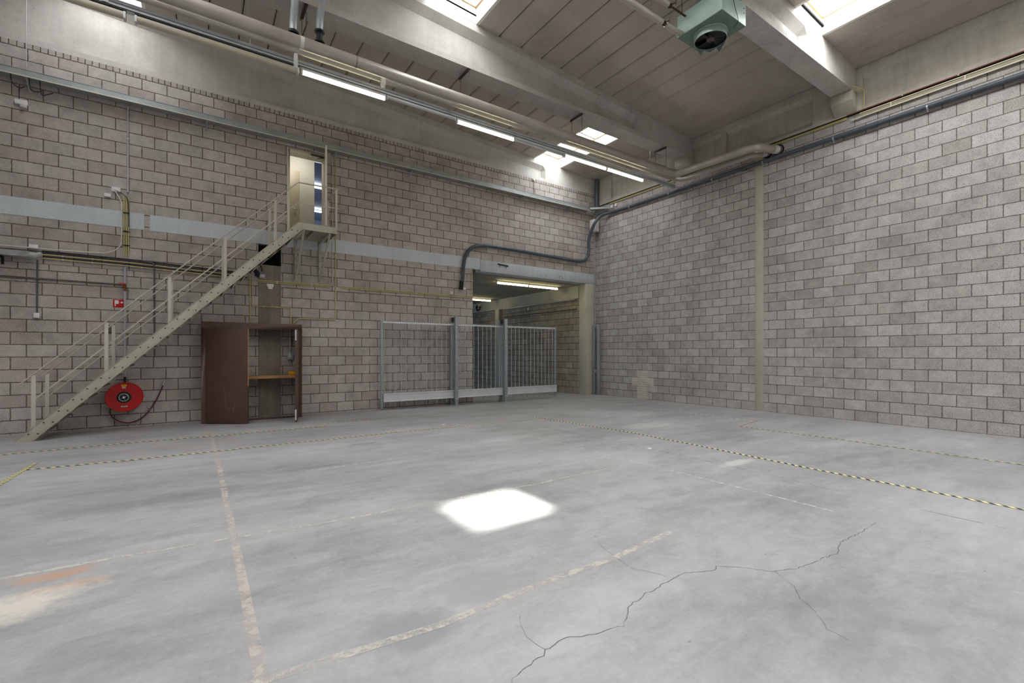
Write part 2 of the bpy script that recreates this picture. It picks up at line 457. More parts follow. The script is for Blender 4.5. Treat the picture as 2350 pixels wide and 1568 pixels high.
# old paint lines, a saw-cut joint and cracks belong to the floor
def fl(name, pts, w, m, z=.0012, label=None):
    o = ribbon(pts, w, z).build(name, MAT[m], parent=floor, smooth=False)
    if label: o['label'] = label
fl('worn_line', subdiv([(-12.54,-1.98),(-12.51,-5.5),(-12.51,-8.8),(-12.52,-10.6),(-12.52,-12.9)]), .062, 'line_pink', label='worn pinkish painted line')
fl('worn_line', subdiv([(-14.6,-8.13),(-13.2,-8.19),(-12.53,-8.25),(-11.77,-8.33),(-10.77,-8.365),(-9.3,-8.43),(-7.87,-8.38)]), .045, 'line_cream', .0016, 'worn cream painted line')
fl('worn_line', subdiv([(-13.6,-10.33),(-12.54,-10.35),(-11.6,-10.42),(-10.8,-10.37),(-10.1,-10.38),(-9.3,-10.3)]), .06, 'line_cream', .0020, 'worn cream painted line')
fl('worn_line', subdiv([(-7.44,-5.48),(-7.46,-7.8),(-7.47,-9.8),(-7.49,-10.9)]), .025, 'line_white', label='thin worn white line')
fl('worn_line', subdiv([(-11.62,-6.18),(-10.87,-6.17),(-9.63,-6.145),(-7.85,-6.18)]), .025, 'line_white', label='thin worn white line')
fl('floor_joint', subdiv([(-6.61,-4.9),(-6.56,-7.07),(-6.57,-9.4),(-6.66,-10.5),(-6.71,-11.65),(-6.71,-12.8)]), .014, 'seam')
CR1 = [(-11.6,-11.09),(-11.527,-11.045),(-11.437,-11.003),(-11.274,-10.973),(-11.236,-10.943),(-11.072,-10.932),(-10.902,-10.999),(-10.726,-11.034),(-10.567,-10.934),(-10.507,-10.902),(-10.337,-10.872),(-10.11,-10.854),(-9.86,-10.834),(-9.647,-10.94),(-9.569,-10.909),(-9.435,-11.018),(-9.318,-11.181),(-9.11,-11.266),(-8.885,-11.291),(-8.573,-11.32),(-8.301,-11.25),(-7.958,-11.259),(-7.514,-11.247)]
fl('crack', jag(CR1, .009, .03, 3), .006, 'crack')
fl('crack', jag([(-9.911,-9.978),(-10.028,-10.171),(-10.091,-10.419),(-10.12,-10.573),(-10.033,-10.739),(-10.019,-10.803)], .006, .04, 4), .004, 'crack', .0014)
fl('crack', jag([(-9.3,-11.2),(-9.409,-11.371),(-9.546,-11.48),(-9.668,-11.636),(-9.774,-11.723),(-9.79,-11.84)], .006, .04, 5), .004, 'crack')
fl('crack', jag([(-11.236,-10.943),(-11.25,-10.80),(-11.21,-10.68),(-11.16,-10.6)], .004, .03, 6), .003, 'crack', .0014)

# hazard tapes stuck to the floor
def tape(label, pts, w=.055, m='tape', z=.003):
    tag(ribbon(subdiv(pts), w, z).build('floor_tape', MAT[m], smooth=False), label, 'tape', 'tapes stuck to the floor')
tape('yellow and black floor tape closest along the stair wall, from stair foot past brown cabinet', [(-16.6,-2.5),(-15.3,-2.44),(-13.9,-2.33),(-12.57,-2.36),(-10.55,-2.33)])
tape('worn yellow and black floor tape running on from brown cabinet towards the gate', [(-10.38,-1.96),(-7.53,-1.78),(-5.53,-1.85)], m='tape_worn')
tape('short crossways piece of striped tape in front of the brown cabinet', [(-10.56,-2.44),(-10.38,-1.88)], .06, z=.004)
tape('short worn striped tape leading from the sliding gate out to another tape', [(-5.40,-.5),(-5.47,-1.9)], .045, 'tape_worn', z=.004)
tape('long yellow and black floor tape crossing the hall parallel to the stair wall', [(-14.72,-3.97),(-13.57,-4.03),(-11.86,-4.0),(-9.52,-3.95),(-5.7,-4.05)])
tape('bold yellow and black tape at the stair end, square to the long tape', [(-14.78,-5.6),(-14.74,-4.76),(-14.69,-3.5)], .055, z=.004)
tape('long yellow and black floor tape running lengthwise between floor joint and bare block wall', [(-5.86,-3.8),(-5.6,-6.5),(-5.66,-8.06),(-5.80,-10.04),(-5.83,-11.3),(-5.87,-13.0)])
tape('pale broken tape leading out of the opening beside the grey block wall', [(-1.97,-.05),(-1.985,-4.3),(-2.02,-7.27)], .045, 'tape_white')
tape('short reddish worn tape joining two pale tapes by the slim concrete column', [(-3.09,-7.43),(-1.96,-7.26)], .05, 'tape_red', z=.004)
tape('faded yellow tape running parallel to grey block wall from the short reddish piece', [(-3.084,-7.42),(-3.0,-9.08),(-3.08,-10.67),(-3.09,-13.0)], .045, 'tape_worn')
tag(ribbon([(-12.63,-2.0),(-12.49,-2.0)], .05, .005).build('floor_tape', MAT['yellow_label'], smooth=False), 'tiny plain yellow tape scrap capping the pinkish line by the cabinet', 'tape', 'tapes stuck to the floor')
def scrap(label, x, y, w, d, rz, m='white'):
    g = G(); c, s = math.cos(rz), math.sin(rz)
    P = [(x+a*w*c-b*d*s, y+a*w*s+b*d*c) for a, b in ((-.5,-.45),(.1,-.5),(.5,-.3),(.45,.5),(-.1,.4),(-.5,.5))]
    g.prism([(p[0], p[1], .0015) for p in P], (0,0,.004))
    tag(g.build('paper_scrap', MAT[m], smooth=False), label, 'litter', 'scraps lying on the floor')
scrap('white paper scrap lying beside the long lengthwise floor tape', -6.55, -7.85, .10, .06, .4)
scrap('white paper scrap lying just behind the long tape parallel to stair wall', -8.27, -3.62, .10, .07, .9)

# ---------------------------------------------------------------- walls
class Wall:
    """block wall faces with brick coordinates per zone"""
    def __init__(s, axis): s.g = G(); s.axis = axis
    def face(s, a0, a1, z0, z1, zb, so, odd=0, rh=.247, depth=.3, plane=0.0, out=1):
        def uv(a, z): return (a-so+.44*80, (z-zb)*(.247/rh) + .247*(40+odd))
        if s.axis == 'y':    # faces -y, runs along x
            p = [(a0,plane,z0),(a1,plane,z0),(a1,plane,z1),(a0,plane,z1)]
            q = [(a0,plane+depth,z0),(a1,plane+depth,z0),(a1,plane+depth,z1),(a0,plane+depth,z1)]
        else:                # faces -x, runs along y
            p = [(plane,a0,z0),(plane,a1,z0),(plane,a1,z1),(plane,a0,z1)]
            q = [(plane+depth,a0,z0),(plane+depth,a1,z0),(plane+depth,a1,z1),(plane+depth,a0,z1)]
        u = [uv(a0,z0),uv(a1,z0),uv(a1,z1),uv(a0,z1)]
        s.g.quad(p, u); s.g.quad(q, u)
        for i, j in ((0,1),(1,2),(2,3),(3,0)):
            e = (a0 if i in (0,3) else a1)
            ua, ub = u[i], u[j]
            if i in (1,3): s.g.quad([p[i],p[j],q[j],q[i]], [ua, ub, (ub[0]+depth,ub[1]), (ua[0]+depth,ua[1])])
            else: s.g.quad([p[i],p[j],q[j],q[i]], [ua, ub, (ub[0],ub[1]+.02), (ua[0],ua[1]+.02)])
    def build(s, name, mat, parent=None): return s.g.build(name, mat, parent=parent, base=(0,0,0), smooth=False)

ZT = 7.57
w = Wall('y')
def lowfull(x0, x1, so_low, so_up):
    w.face(x0, x1, 0, 3.242, .03, so_low)
    w.face(x0, x1, 3.242, 3.366, 3.242, so_low+.1, 1, depth=.3)
    w.face(x0, x1, 3.366, 4.45, 3.366-.0, so_up, 0)
UP = -15.73
lowfull(XL, -11.51, -15.748, -15.508)
w.face(XL, -11.51, 4.45, ZT, 4.86, UP, 0, .2485)
w.face(-11.51, -11.006, 4.30, ZT, 4.86, UP, 0, .2485)
lowfull(-11.006, -5.466, -8.11, -8.11)
# around the upper door  x -10.86..-9.94  z 4.70..6.78
w.face(-11.006, -10.86, 4.45, ZT, 4.86, UP, 0, .2485)
w.face(-10.86, -9.94, 6.78, ZT, 4.86, UP, 0, .2485)
w.face(-10.86, -9.94, 4.45, 4.70, 4.86, UP, 0, .2485)
w.face(-9.94, -5.466, 4.45, ZT, 4.86, UP, 0, .2485)
# above the opening and by the corner
w.face(-5.466, -.12, 4.60, ZT, 4.86, UP, 0, .2485)
w.face(-.12, .0, 0, ZT, .03, -8.11, 0)
wall_left = struct(w.build('wall_left', MAT['block_warm']))
hc = Wall('y')
def hdr(x0, x1):
    gq = hc.g
    u = lambda a, z: (a+15.826+.11*300, (z-7.581)+.115*40)
    gq.quad([(x0,0,ZT),(x1,0,ZT),(x1,0,7.685),(x0,0,7.685)], [u(x0,ZT),u(x1,ZT),u(x1,7.685),u(x0,7.685)])
    gq.quad([(x0,0,7.685),(x1,0,7.685),(x1,.3,7.685),(x0,.3,7.685)], [u(x0,7.685),u(x1,7.685),u(x1,7.69),u(x0,7.69)])
hdr(XL, 0)
hc.build('header_course', MAT['block_header'], parent=wall_left)
# niche above the concrete column, its shade put in as a near-black lining
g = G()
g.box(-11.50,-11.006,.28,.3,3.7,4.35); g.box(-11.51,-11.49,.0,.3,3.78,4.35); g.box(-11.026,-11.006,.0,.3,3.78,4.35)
g.build('niche', MAT['gap_shade'], parent=wall_left)

# the grey painted bands in the wall
BG = 'painted wall bands'
g = G(); g.box(XL, -13.712, -.006, .05, 4.285, 4.632)
struct(g.build('trim_1', MAT['band']))
g = G(); g.box(-13.612, -10.87, -.006, .05, 4.285, 4.632); g.box(-13.0, -10.885, -.0065, .05, 4.632, 4.634)
struct(g.build('trim_2', MAT['band']))
g = G(); g.box(-10.87, -5.2, -.006, .05, 4.285, 4.632)
struct(g.build('trim_3', MAT['band']))
# concrete lintel over the opening
g = G(); g.box(-5.19, -.11, -.012, .42, 4.235, 4.615)
lint = struct(g.build('lintel', MAT['lintel'], bevel=.01))
g = G(); g.bar((-4.53,-.03,4.535),(-4.12,-.03,4.505),.03,.035); g.bar((-4.44,-.02,4.53),(-4.46,-.02,4.43),.008,.012); g.bar((-4.18,-.02,4.51),(-4.21,-.02,4.41),.008,.012)
g.build('lifting_bracket', MAT['black'], parent=lint)
g = G()                                # faded stencil marks
for (x, z, dx, dz) in ((-2.47,4.33,.012,.07),(-1.86,4.31,.0,.09),(-1.90,4.36,.03,.03),(-1.76,4.40,.07,.0),(-1.77,4.36,.0,.045),(-1.76,4.355,.06,-.01),(-1.70,4.345,.0,-.05),(-1.70,4.30,-.07,-.01)):
    g.bar((x,-.0135,z),(x+dx+.001,-.0135,z+dz+.001),.003,.014,(0,1,0))
g.build('stencil_mark', MAT['bolt'], parent=lint)

# concrete columns
g = G(); g.box(-11.505,-11.008,-.004,.28,0,3.775)
struct(g.build('stair_wall_column', MAT['old_column']))
g = G(); g.box(-.52,-.12,-.012,.4,0,4.234)
struct(g.build('opening_column', MAT['column'], bevel=.012))

# grey block wall on the other side of the corner
w = Wall('x')
S1, S2 = -1.141, -6.96
w.face(-.575, 0, 0, 7.19, 0, S1-.1)
w.face(-6.158, -.585, 0, 7.19, 0, S1)
w.face(YB, -6.386, 0, 7.19, 0, S2)
g = w.g
g.quad([(.02,-.6,0),(.02,-.56,0),(.02,-.56,7.19),(.02,-.6,7.19)], [(0,0)]*4)
wall_right = struct(w.build('wall_right', MAT['block_grey']))
g = G(); g.box(-.008,.28,-6.384,-6.160,0,7.0)
struct(g.build('slim_wall_column', MAT['column'], bevel=.006))
g = G()
def pq(y0, y1, z0, z1):
    g.quad([(-.004,y0,z0),(-.004,y1,z0),(-.004,y1,z1),(-.004,y0,z1)], [(y0,z0),(y1,z0),(y1,z1),(y0,z1)])
pq(-2.486,-2.013,.005,.465); pq(-2.72,-1.785,.465,.738); pq(-2.486,-2.013,.738,.985)
g.build('brick_infill', MAT['brick_patch'], parent=wall_right, smooth=False)
# remaining walls, behind and beside the camera
w = Wall('y'); w.face(XL, 0, 0, 9.7, 0, 0, plane=YB-.3)
struct(w.build('wall_back', MAT['block_grey']))
w = Wall('x'); w.face(YB, 0, 0, 9.7, 0, 0, plane=XL-.3)
struct(w.build('wall_end', MAT['block_warm']))

# ---------------------------------------------------------------- roof beams
def roof_beam(ya, yb, name, mat='beam'):
    """precast beam: solid at the wall, I-section from 2.5 m on, top follows the roof. ya < yb"""
    g = G(); rings = []
    zb = 7.685 if yb > 0 else 7.70
    for x, d, zz in ((-.02,0,0),(-2.42,0,0),(-2.50,.0,0),(-2.60,.15,0),(-12,.15,0),(XL,.15,0)):
        t = zr(x)+.0; d1, d2 = d, d
        lo1, lo2, up2, up1 = zb+.115, zb+.115+.06+0*d, t-.30, t-.16
        L = [(ya,zb),(ya,lo1),(ya+d,lo2),(ya+d,up2),(ya,up1),(ya,t)]
        R = [(yb-(p[0]-ya), p[1]) for p in L][::-1]
        rings.append([g.bm.verts.new((x, p[0], p[1])) for p in L+R])
    n = len(rings[0])
    for a, b in zip(rings, rings[1:]):
        for j in range(n): g.bm.faces.new((a[j], a[(j+1)%n], b[(j+1)%n], b[j]))
    g.bm.faces.new(rings[0]); g.bm.faces.new(rings[-1])
    return struct(g.build(name, MAT[mat], smooth=False, base=(0,(ya+yb)/2,zb)))
BEAMS = [(0.0,.45),(-4.216,-3.75),(-8.529,-8.10),(-12.90,-12.45),(-17.25,-16.80)]
for a, b in BEAMS: roof_beam(a, b, 'roof_beam')

# edge beam along the grey wall, bays between the roof beams
g = G()
def edge_bay(y0, y1, chamf):
    X = -.012
    g.box(X, .3, y0, y1, 8.07, zr(0)+.02)               # top flange
    g.box(X, .3, y0, y1, 7.235, 7.30)                    # bottom flange
    g.prism([(X,y0,7.30),(X+.10,y0,7.42),(.3,y0,7.42),(.3,y0,7.30)], (0,y1-y0,0))
    g.prism([(X,y0,8.07),(X+.10,y0,7.97),(.3,y0,7.97),(.3,y0,8.07)], (0,y1-y0,0))
    g.box(X+.10, .3, y0, y1, 7.42, 7.97)
def edge_solid(y0, y1): g.box(-.012, .3, y0, y1, 7.235, zr(0)+.02)
edge_solid(-.80, .0); edge_bay(-3.75, -.80, 1); edge_solid(-4.216, -3.75)
edge_bay(-5.2, -4.216, 1); edge_solid(-5.32, -5.2); edge_bay(-7.6, -5.32, 1); edge_solid(-8.66, -7.6)
edge_bay(-12.45, -8.66, 1); edge_solid(-12.9, -12.45); edge_bay(-16.8, -12.9, 1); edge_solid(YB, -16.8)
struct(g.build('edge_beam', MAT['edge_beam'], base=(0,-10,7.2), smooth=False))
g = G(); g.box(.03, .28, YB, 0, 7.185, 7.245)
struct(g.build('gap_shade_strip', MAT['gap_shade']))  # black strip set in the gap, painting the shade under the edge beam
# corbels carrying the beams
for ya, yb in BEAMS[1:]:
    g = G(); y0, y1 = ya-.02, yb+.0
    g.prism([(-.013,y0,7.255),(-.27,y0,7.47),(-.27,y0,7.695),(-.013,y0,7.695)], (0,y1-y0,0))
    struct(g.build('corbel_beam', MAT['column'], bevel=.008))

# ---------------------------------------------------------------- roof panels and rooflights
BAYS = [(-3.75,.06),(-8.10,-4.216),(-12.45,-8.529),(-16.80,-12.90),(YB,-17.25)]
SKY = {0:(3,23), 1:(13,23,32), 2:(3,13,23), 3:(3,13,23), 4:(3,13,23)}      # first panel of each pair; some out of view added for ambient light
g = G()
for b, (y0, y1) in enumerate(BAYS):
    skip = {s+i for s in SKY[b] for i in (0,1)}
    for k in range(36):
        x1 = -PITCH*k - .01; x0 = x1-PITCH
        if k in skip: continue
        if x0 < XL-.4: break
        yy0, yy1 = y0-.1, y1+.1
        a, c, bv = x0+.009, x1-.009, .030
        P = [(a,yy0,zr(a)+bv),(a+bv,yy0,zr(a+bv)),(c-bv,yy0,zr(c-bv)),(c,yy0,zr(c)+bv),(c,yy0,zr(c)+.16),(a,yy0,zr(a)+.16)]
        g.prism(P, (0,yy1-yy0,0))
g.box(XL-.3, .3, YB-.3, -20.9, 9.3, 9.7)
ceiling = struct(g.build('ceiling', MAT['panel'], base=(0,0,8.2), smooth=False))
g = G()                                                         # roofing felt over the joints
for b, (y0, y1) in enumerate(BAYS):
    ks = sorted(SKY[b]); xs = [.2] + [v for s in ks for v in (-PITCH*s-.01, -PITCH*(s+2)-.01)] + [XL-.4]
    for i in range(0, len(xs), 2):
        a, c = xs[i+1], xs[i]
        g.prism([(a,y0-.47,zr(a)+.161),(c,y0-.47,zr(c)+.161),(c,y0-.47,zr(c)+.2),(a,y0-.47,zr(a)+.2)], (0,y1-y0+.94,0))
g.box(-.008,.35,YB-.3,.45,8.261,8.6)  # edge cap added to stop sky light leaking in above the edge beam
g.build('roofing', MAT['gap_shade'], parent=ceiling, smooth=False)
nwin = 0
for b, (y0, y1) in enumerate(BAYS):
    for s in SKY[b]:
        nwin += 1
        x1 = -PITCH*s - .01; x0 = x1 - 2*PITCH
        yy0, yy1 = y0, (y1+.04 if b == 0 else y1)
        H = .40
        root = struct_root('window_%d' % nwin, ((x0+x1)/2, (yy0+yy1)/2, zr(x1)))
        g = G(); t = .05
        def up(xa, xb, ya, yb):
            g.hexa([(xa,ya,zr(xa)-.002),(xb,ya,zr(xb)-.002),(xb,yb,zr(xb)-.002),(xa,yb,zr(xa)-.002)],
                   [(xa,ya,zr(xa)+H),(xb,ya,zr(xb)+H),(xb,yb,zr(xb)+H),(xa,yb,zr(xa)+H)])
        up(x0-t,x0+.012,yy0,yy1); up(x1-.012,x1+t,yy0,yy1); up(x0,x1,yy0-t,yy0+.004); up(x0,x1,yy1-.004,yy1+t)
        g.build('upstand', MAT['white_upstand'], parent=root, smooth=False)
        g = G(); f = .035; za = lambda x: zr(x)+H-.06
        for (xa, xb, ya, yb) in ((x0+.013,x0+.013+f,yy0,yy1),(x1-.013-f,x1-.013,yy0,yy1),(x0,x1,yy0+.005,yy0+.005+f),(x0,x1,yy1-.005-f,yy1-.005)):
            g.hexa([(xa,ya,za(xa)),(xb,ya,za(xb)),(xb,yb,za(xb)),(xa,yb,za(xa))],[(xa,ya,za(xa)+.05),(xb,ya,za(xb)+.05),(xb,yb,za(xb)+.05),(xa,yb,za(xa)+.05)])
        g.build('sill_frame', MAT['orange_wood'], parent=root, smooth=False)
        cuts = [yy0, yy1]
        if b == 0 and s == 3: cuts = [yy0, -1.79, -.97, yy1]  # clear middle section added, sized to shape the sun patch on the floor
        zg = lambda x: zr(x)+H-.02
        for i, (ca, cb) in enumerate(zip(cuts, cuts[1:])):
            gg = G(); gg.quad([(x0,ca,zg(x0)),(x0,cb,zg(x0)),(x1,cb,zg(x1)),(x1,ca,zg(x1))])
            gg.build('pane', MAT['glass'] if len(cuts) == 4 and i == 1 else MAT['opal_dim' if (b == 0 or (b, s) == (1,13)) else 'opal'], parent=root, smooth=False)
        gb = G()
        for c in cuts[1:-1]: gb.bar((x0,c,zg(x0)-.02),(x1,c,zg(x1)-.02),.03,.03)
        if b == 0 and s == 3:
            gb.tube([(x0,-3.2,zg(x0)-.06),((x0+x1)/2,-2.9,zg(x0)-.03),(x1,-2.75,zg(x1)-.06)], .018, 8)
            gb.tube([(x0,-.55,zg(x0)-.06),((x0+x1)/2,-.4,zg(x0)-.03),(x1,-.3,zg(x1)-.06)], .018, 8)
        if len(cuts) > 2: gb.build('glazing_bar', MAT['brown_bar'], parent=root)
        else: gb.bm.free()

# ---------------------------------------------------------------- passage behind the opening
PX = -.52
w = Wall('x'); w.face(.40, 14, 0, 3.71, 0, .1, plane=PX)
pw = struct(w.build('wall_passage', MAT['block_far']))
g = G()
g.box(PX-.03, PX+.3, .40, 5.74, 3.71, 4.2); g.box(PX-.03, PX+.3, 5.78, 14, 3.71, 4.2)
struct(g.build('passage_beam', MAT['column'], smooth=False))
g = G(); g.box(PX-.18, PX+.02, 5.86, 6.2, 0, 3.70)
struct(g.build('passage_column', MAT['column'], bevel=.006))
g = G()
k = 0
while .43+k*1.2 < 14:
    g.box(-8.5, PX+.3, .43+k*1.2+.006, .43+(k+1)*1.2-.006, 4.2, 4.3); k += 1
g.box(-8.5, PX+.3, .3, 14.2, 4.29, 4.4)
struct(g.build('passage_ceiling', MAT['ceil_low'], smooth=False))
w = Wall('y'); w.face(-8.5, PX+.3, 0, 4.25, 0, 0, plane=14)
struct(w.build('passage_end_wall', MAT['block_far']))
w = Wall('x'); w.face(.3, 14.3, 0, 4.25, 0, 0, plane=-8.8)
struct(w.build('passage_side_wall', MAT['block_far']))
root = struct_root('window_%d' % (nwin+1), (-8.45, 6.5, .2))
g = G(); g.box(-8.49,-8.47,4.6,8.4,.25,2.3); g.build('pane', MAT['day'], parent=root)
g = G()
for y in (4.55,5.5,6.45,7.4,8.35): g.box(-8.49,-8.43,y,y+.08,.2,2.4)
g.box(-8.49,-8.43,4.55,8.43,.15,.25); g.box(-8.49,-8.43,4.55,8.43,2.3,2.4)
g.build('window_frame', MAT['white_metal'], parent=root)

# ---------------------------------------------------------------- door at the stair head and the rooms behind
DZ = 4.74
root = struct_root('door_1', (-10.4, 0, DZ))
g = G()
for x0, x1 in ((-10.872,-10.805),(-9.995,-9.925)): g.box(x0, x1, -.02, .22, DZ-.06, 6.795)
g.box(-10.805, -9.995, -.02, .22, 6.70, 6.795); g.box(-10.805,-9.995,-.02,.3,DZ-.06,DZ-.005)
g.build('door_frame', MAT['cream_door'], parent=root, bevel=.006)
hx, hy = -9.945, -.045; ex, ey = -10.115, -.86
g = G(); d = V((ex-hx, ey-hy, 0)).normalized(); nn = V((-d.y, d.x, 0))*.022
g.hexa([V((hx,hy,DZ+.01))-nn, V((ex,ey,DZ+.01))-nn, V((ex,ey,DZ+.01))+nn, V((hx,hy,DZ+.01))+nn],
       [V((hx,hy,6.74))-nn, V((ex,ey,6.74))-nn, V((ex,ey,6.74))+nn, V((hx,hy,6.74))+nn])
leaf = g.build('door_leaf', MAT['cream_door'], parent=root, bevel=.004)
g = G(); p = V((ex,ey,5.73))-d*.07
g.tube([p+nn*1.0, p+nn*3.4, p+nn*3.4-d*.11], .010, 8); g.tube([p-nn*1.0, p-nn*3.4, p-nn*3.4-d*.11], .010, 8)
g.build('handle', MAT['chrome'], parent=leaf)
g = G(); g.box(-10.30,-9.98,-.06,-.021,6.735,6.765); g.bar((-10.03,-.05,6.72),(-10.16,-.10,6.66),.02,.015)
g.build('door_closer', MAT['bolt'], parent=root)
# corridor
g = G(); t = .1
g.box(-13.2,-8.6,.3,1.65,DZ-.12,DZ-.02)                       # floor slab
g.box(-13.2,-8.6,.3,1.65,7.25,7.35); g.box(-13.3,-13.2,.3,1.65,DZ-.1,7.3); g.box(-8.6,-8.5,.3,1.65,DZ-.1,7.3)
g.box(-13.2,-10.66,1.60,1.70,DZ-.1,7.3); g.box(-10.30,-9.93,1.60,1.70,DZ-.1,7.3); g.box(-10.66,-10.30,1.60,1.70,6.83,7.3)
g.box(-9.58,-8.6,1.60,1.70,DZ-.1,7.3); g.box(-9.93,-9.58,1.60,1.70,DZ-.1,4.80)
g.box(-13.2,-10.87,.28,.30,DZ-.1,7.3); g.box(-9.93,-8.6,.28,.30,DZ-.1,7.3); g.box(-10.9,-9.9,.28,.30,6.80,7.3)
struct(g.build('corridor_room', MAT['room_wall'], smooth=False))
g = G(); g.box(-10.74,-10.305,1.58,1.63,DZ,6.83)
dr = struct(g.build('door_2', MAT['door_beige'], bevel=.004))
g = G(); g.tube([(-10.355,1.57,5.73),(-10.355,1.52,5.73),(-10.47,1.52,5.73)], .011, 8); g.box(-10.37,-10.34,1.57,1.58,5.56,5.80)
g.build('handle', MAT['chrome'], parent=dr)
o = G().box(-10.6,-10.2,.85,1.0,7.18,7.25).build('corridor_fill_lamp', MAT['corridor_fill'])  # unseen lamp added to brighten the corridor
tag(o, 'unseen lamp added to light the corridor behind the open upper door', 'lamp')
# glazed screen and hall beyond
root = struct_root('window_%d' % (nwin+2), (-9.75, 1.65, 4.8))
G().box(-9.92,-9.59,1.645,1.655,4.8,7.24).build('pane', MAT['glass'], parent=root)
g = G(); g.box(-9.935,-9.90,1.59,1.70,4.80,7.25); g.box(-9.61,-9.575,1.59,1.70,4.80,7.25)
g.build('window_frame', MAT['cream_door'], parent=root)
g = G()
g.box(-12,-3,1.75,12,8.3,8.4); g.box(-12,-3,12,12.1,4.3,8.4); g.box(-12.1,-12,1.75,12,4.3,8.4); g.box(-3,-2.9,1.75,12,4.3,8.4)
g.box(-12,-10.0,1.70,1.75,4.4,8.4); g.box(-8.6,-3,1.70,1.75,4.4,8.4); g.box(-10,-8.6,1.70,1.75,7.25,8.4); g.box(-12,-3,1.75,12,4.42,4.5)
struct(g.build('glazed_hall_room', MAT['hall_blue'], smooth=False))
for i, y in enumerate((6.6, 9.9)):
    tag(G().box(-9.6,-6.2,y,y+.07,8.15,8.20).build('strip_lamp', MAT['tube_cold']), 'cold white strip lamp seen through the glazing behind the upper door', 'lamp', 'strip lamps behind the glazing')

# ================================================================ STEEL STAIR
st = thing('steel_staircase', 'straight pale grey-green steel staircase with landing and railings against block wall', 'staircase', (-13.0,-.65,0))
YN, YF = -1.15, -.20            # outer faces of the two strings
top = lambda x: x + 15.455
def string(y0, y1, bolts, name='stringer'):
    g = G()
    poly = [(-15.43,0),(-15.20,0),(-10.70,4.502),(-10.70,4.655),(-10.80,4.655)]
    g.prism([(x,y0,z) for x, z in poly], (0,y1-y0,0))
    g.prism([(-15.425,y0-.012,.02),(-10.80,y0-.012,4.648),(-10.80,y0-.012,4.66),(-15.44,y0-.012,.02)], (0,y1-y0+.024,0))
    ob = g.build(name, MAT['stair'], parent=st, bevel=.002)
    if not bolts: return
    proto = None
    for i in range(23):
        x = -15.19+i*.1965
        for dx in (-.075,.06):
            c = V((x+dx*.9, y0, top(x)-.135))
            if proto is None:
                b = G(); b.lathe([(0,-.010),(.013,-.010),(.013,0)], (0,0,0), (0,1,0), 8)
                proto = b.build('bolt', MAT['bolt'], base=(0,0,0)); bo = proto
            else:
                bo = proto.copy(); COL.objects.link(bo)
            bo.parent = ob; bo.location = c - V(st.location)
string(YN, YN+.012, True); string(YF-.012, YF, False)
for i in range(22):
    x = -15.16+i*.1965; z = top(x)-.115
    g = G(); g.box(x-.085, x+.12, YN+.013, YF-.013, z, z+.006); g.box(x-.085, x-.079, YN+.013, YF-.013, z-.045, z); g.box(x+.114,x+.12,YN+.013,YF-.013,z-.035,z)
    g.build('tread', MAT['tread'], parent=st)
g = G()
g.box(-10.80,-9.922,YN,-.03,4.648,4.660)
g.box(-10.699,-9.922,YN,YN+.010,4.502,4.647); g.box(-9.930,-9.922,YN+.011,-.041,4.502,4.647); g.box(-10.80,-9.922,-.04,-.03,4.502,4.66)
g.box(-10.40,-10.36,YN+.013,-.045,4.56,4.647); g.box(-10.70,-10.69,YN+.013,-.045,4.502,4.647)
g.build('landing', MAT['stair'], parent=st)
for bx in (-10.67,-10.087):
    g = G(); g.box(bx-.035,bx+.035,-.016,-.006,3.435,4.50); g.box(bx-.035,bx-.029,-.05,-.006,3.435,4.50)
    g.bar((bx,-1.10,4.49),(bx,-.035,3.47),.045,.045); g.box(bx-.022,bx+.022,-1.12,-.02,4.455,4.50)
    o = g.build('bracket', MAT['stair'], parent=st)
    for z in (3.6,3.8,4.0,4.2):
        b = G(); b.lathe([(0,.010),(.010,.010),(.010,0)], (bx,-.016,z), (0,-1,0), 8); b.build('bolt', MAT['bolt'], parent=o)
def rail(pts, name, w=.042, h=.014):
    g = G()
    for a, b in zip(pts, pts[1:]):
        g.bar(a, b, h if name == 'mid_rail' else w*.9, w*.55 if name == 'mid_rail' else .022)
    g.build(name, MAT['rail'], parent=st, bevel=.002)
yn, yf = YN+.006, YF-.006
rail([(-15.40,yn,1.005),(-10.80,yn,5.592),(-9.88,yn,5.602)], 'handrail')
rail([(-15.22,yf,1.185),(-10.90,yf,5.50)], 'handrail')
rail([(-15.19,yn,.745),(-10.80,yn,5.111),(-9.88,yn,5.130)], 'mid_rail')
rail([(-15.20,yf,.72),(-10.90,yf,5.01)], 'mid_rail')
rail([(-9.935,yn,5.575),(-9.93,-.28,5.575)], 'handrail'); rail([(-9.935,yn,5.09),(-9.93,-.28,5.09)], 'mid_rail')
for x in (-15.195,-14.20,-13.22,-12.255,-11.283):
    for y in (yn, yf):
        g = G(); g.box(x-.030,x+.030,y-.008,y+.008,top(x)-.10,top(x)+.925)
        g.build('post', MAT['rail'], parent=st, bevel=.003)
for y in (yn, -.28):
    g = G(); g.box(-9.965,-9.920,y-.02,y+.02,4.655,5.585); g.build('post', MAT['rail'], parent=st, bevel=.003)

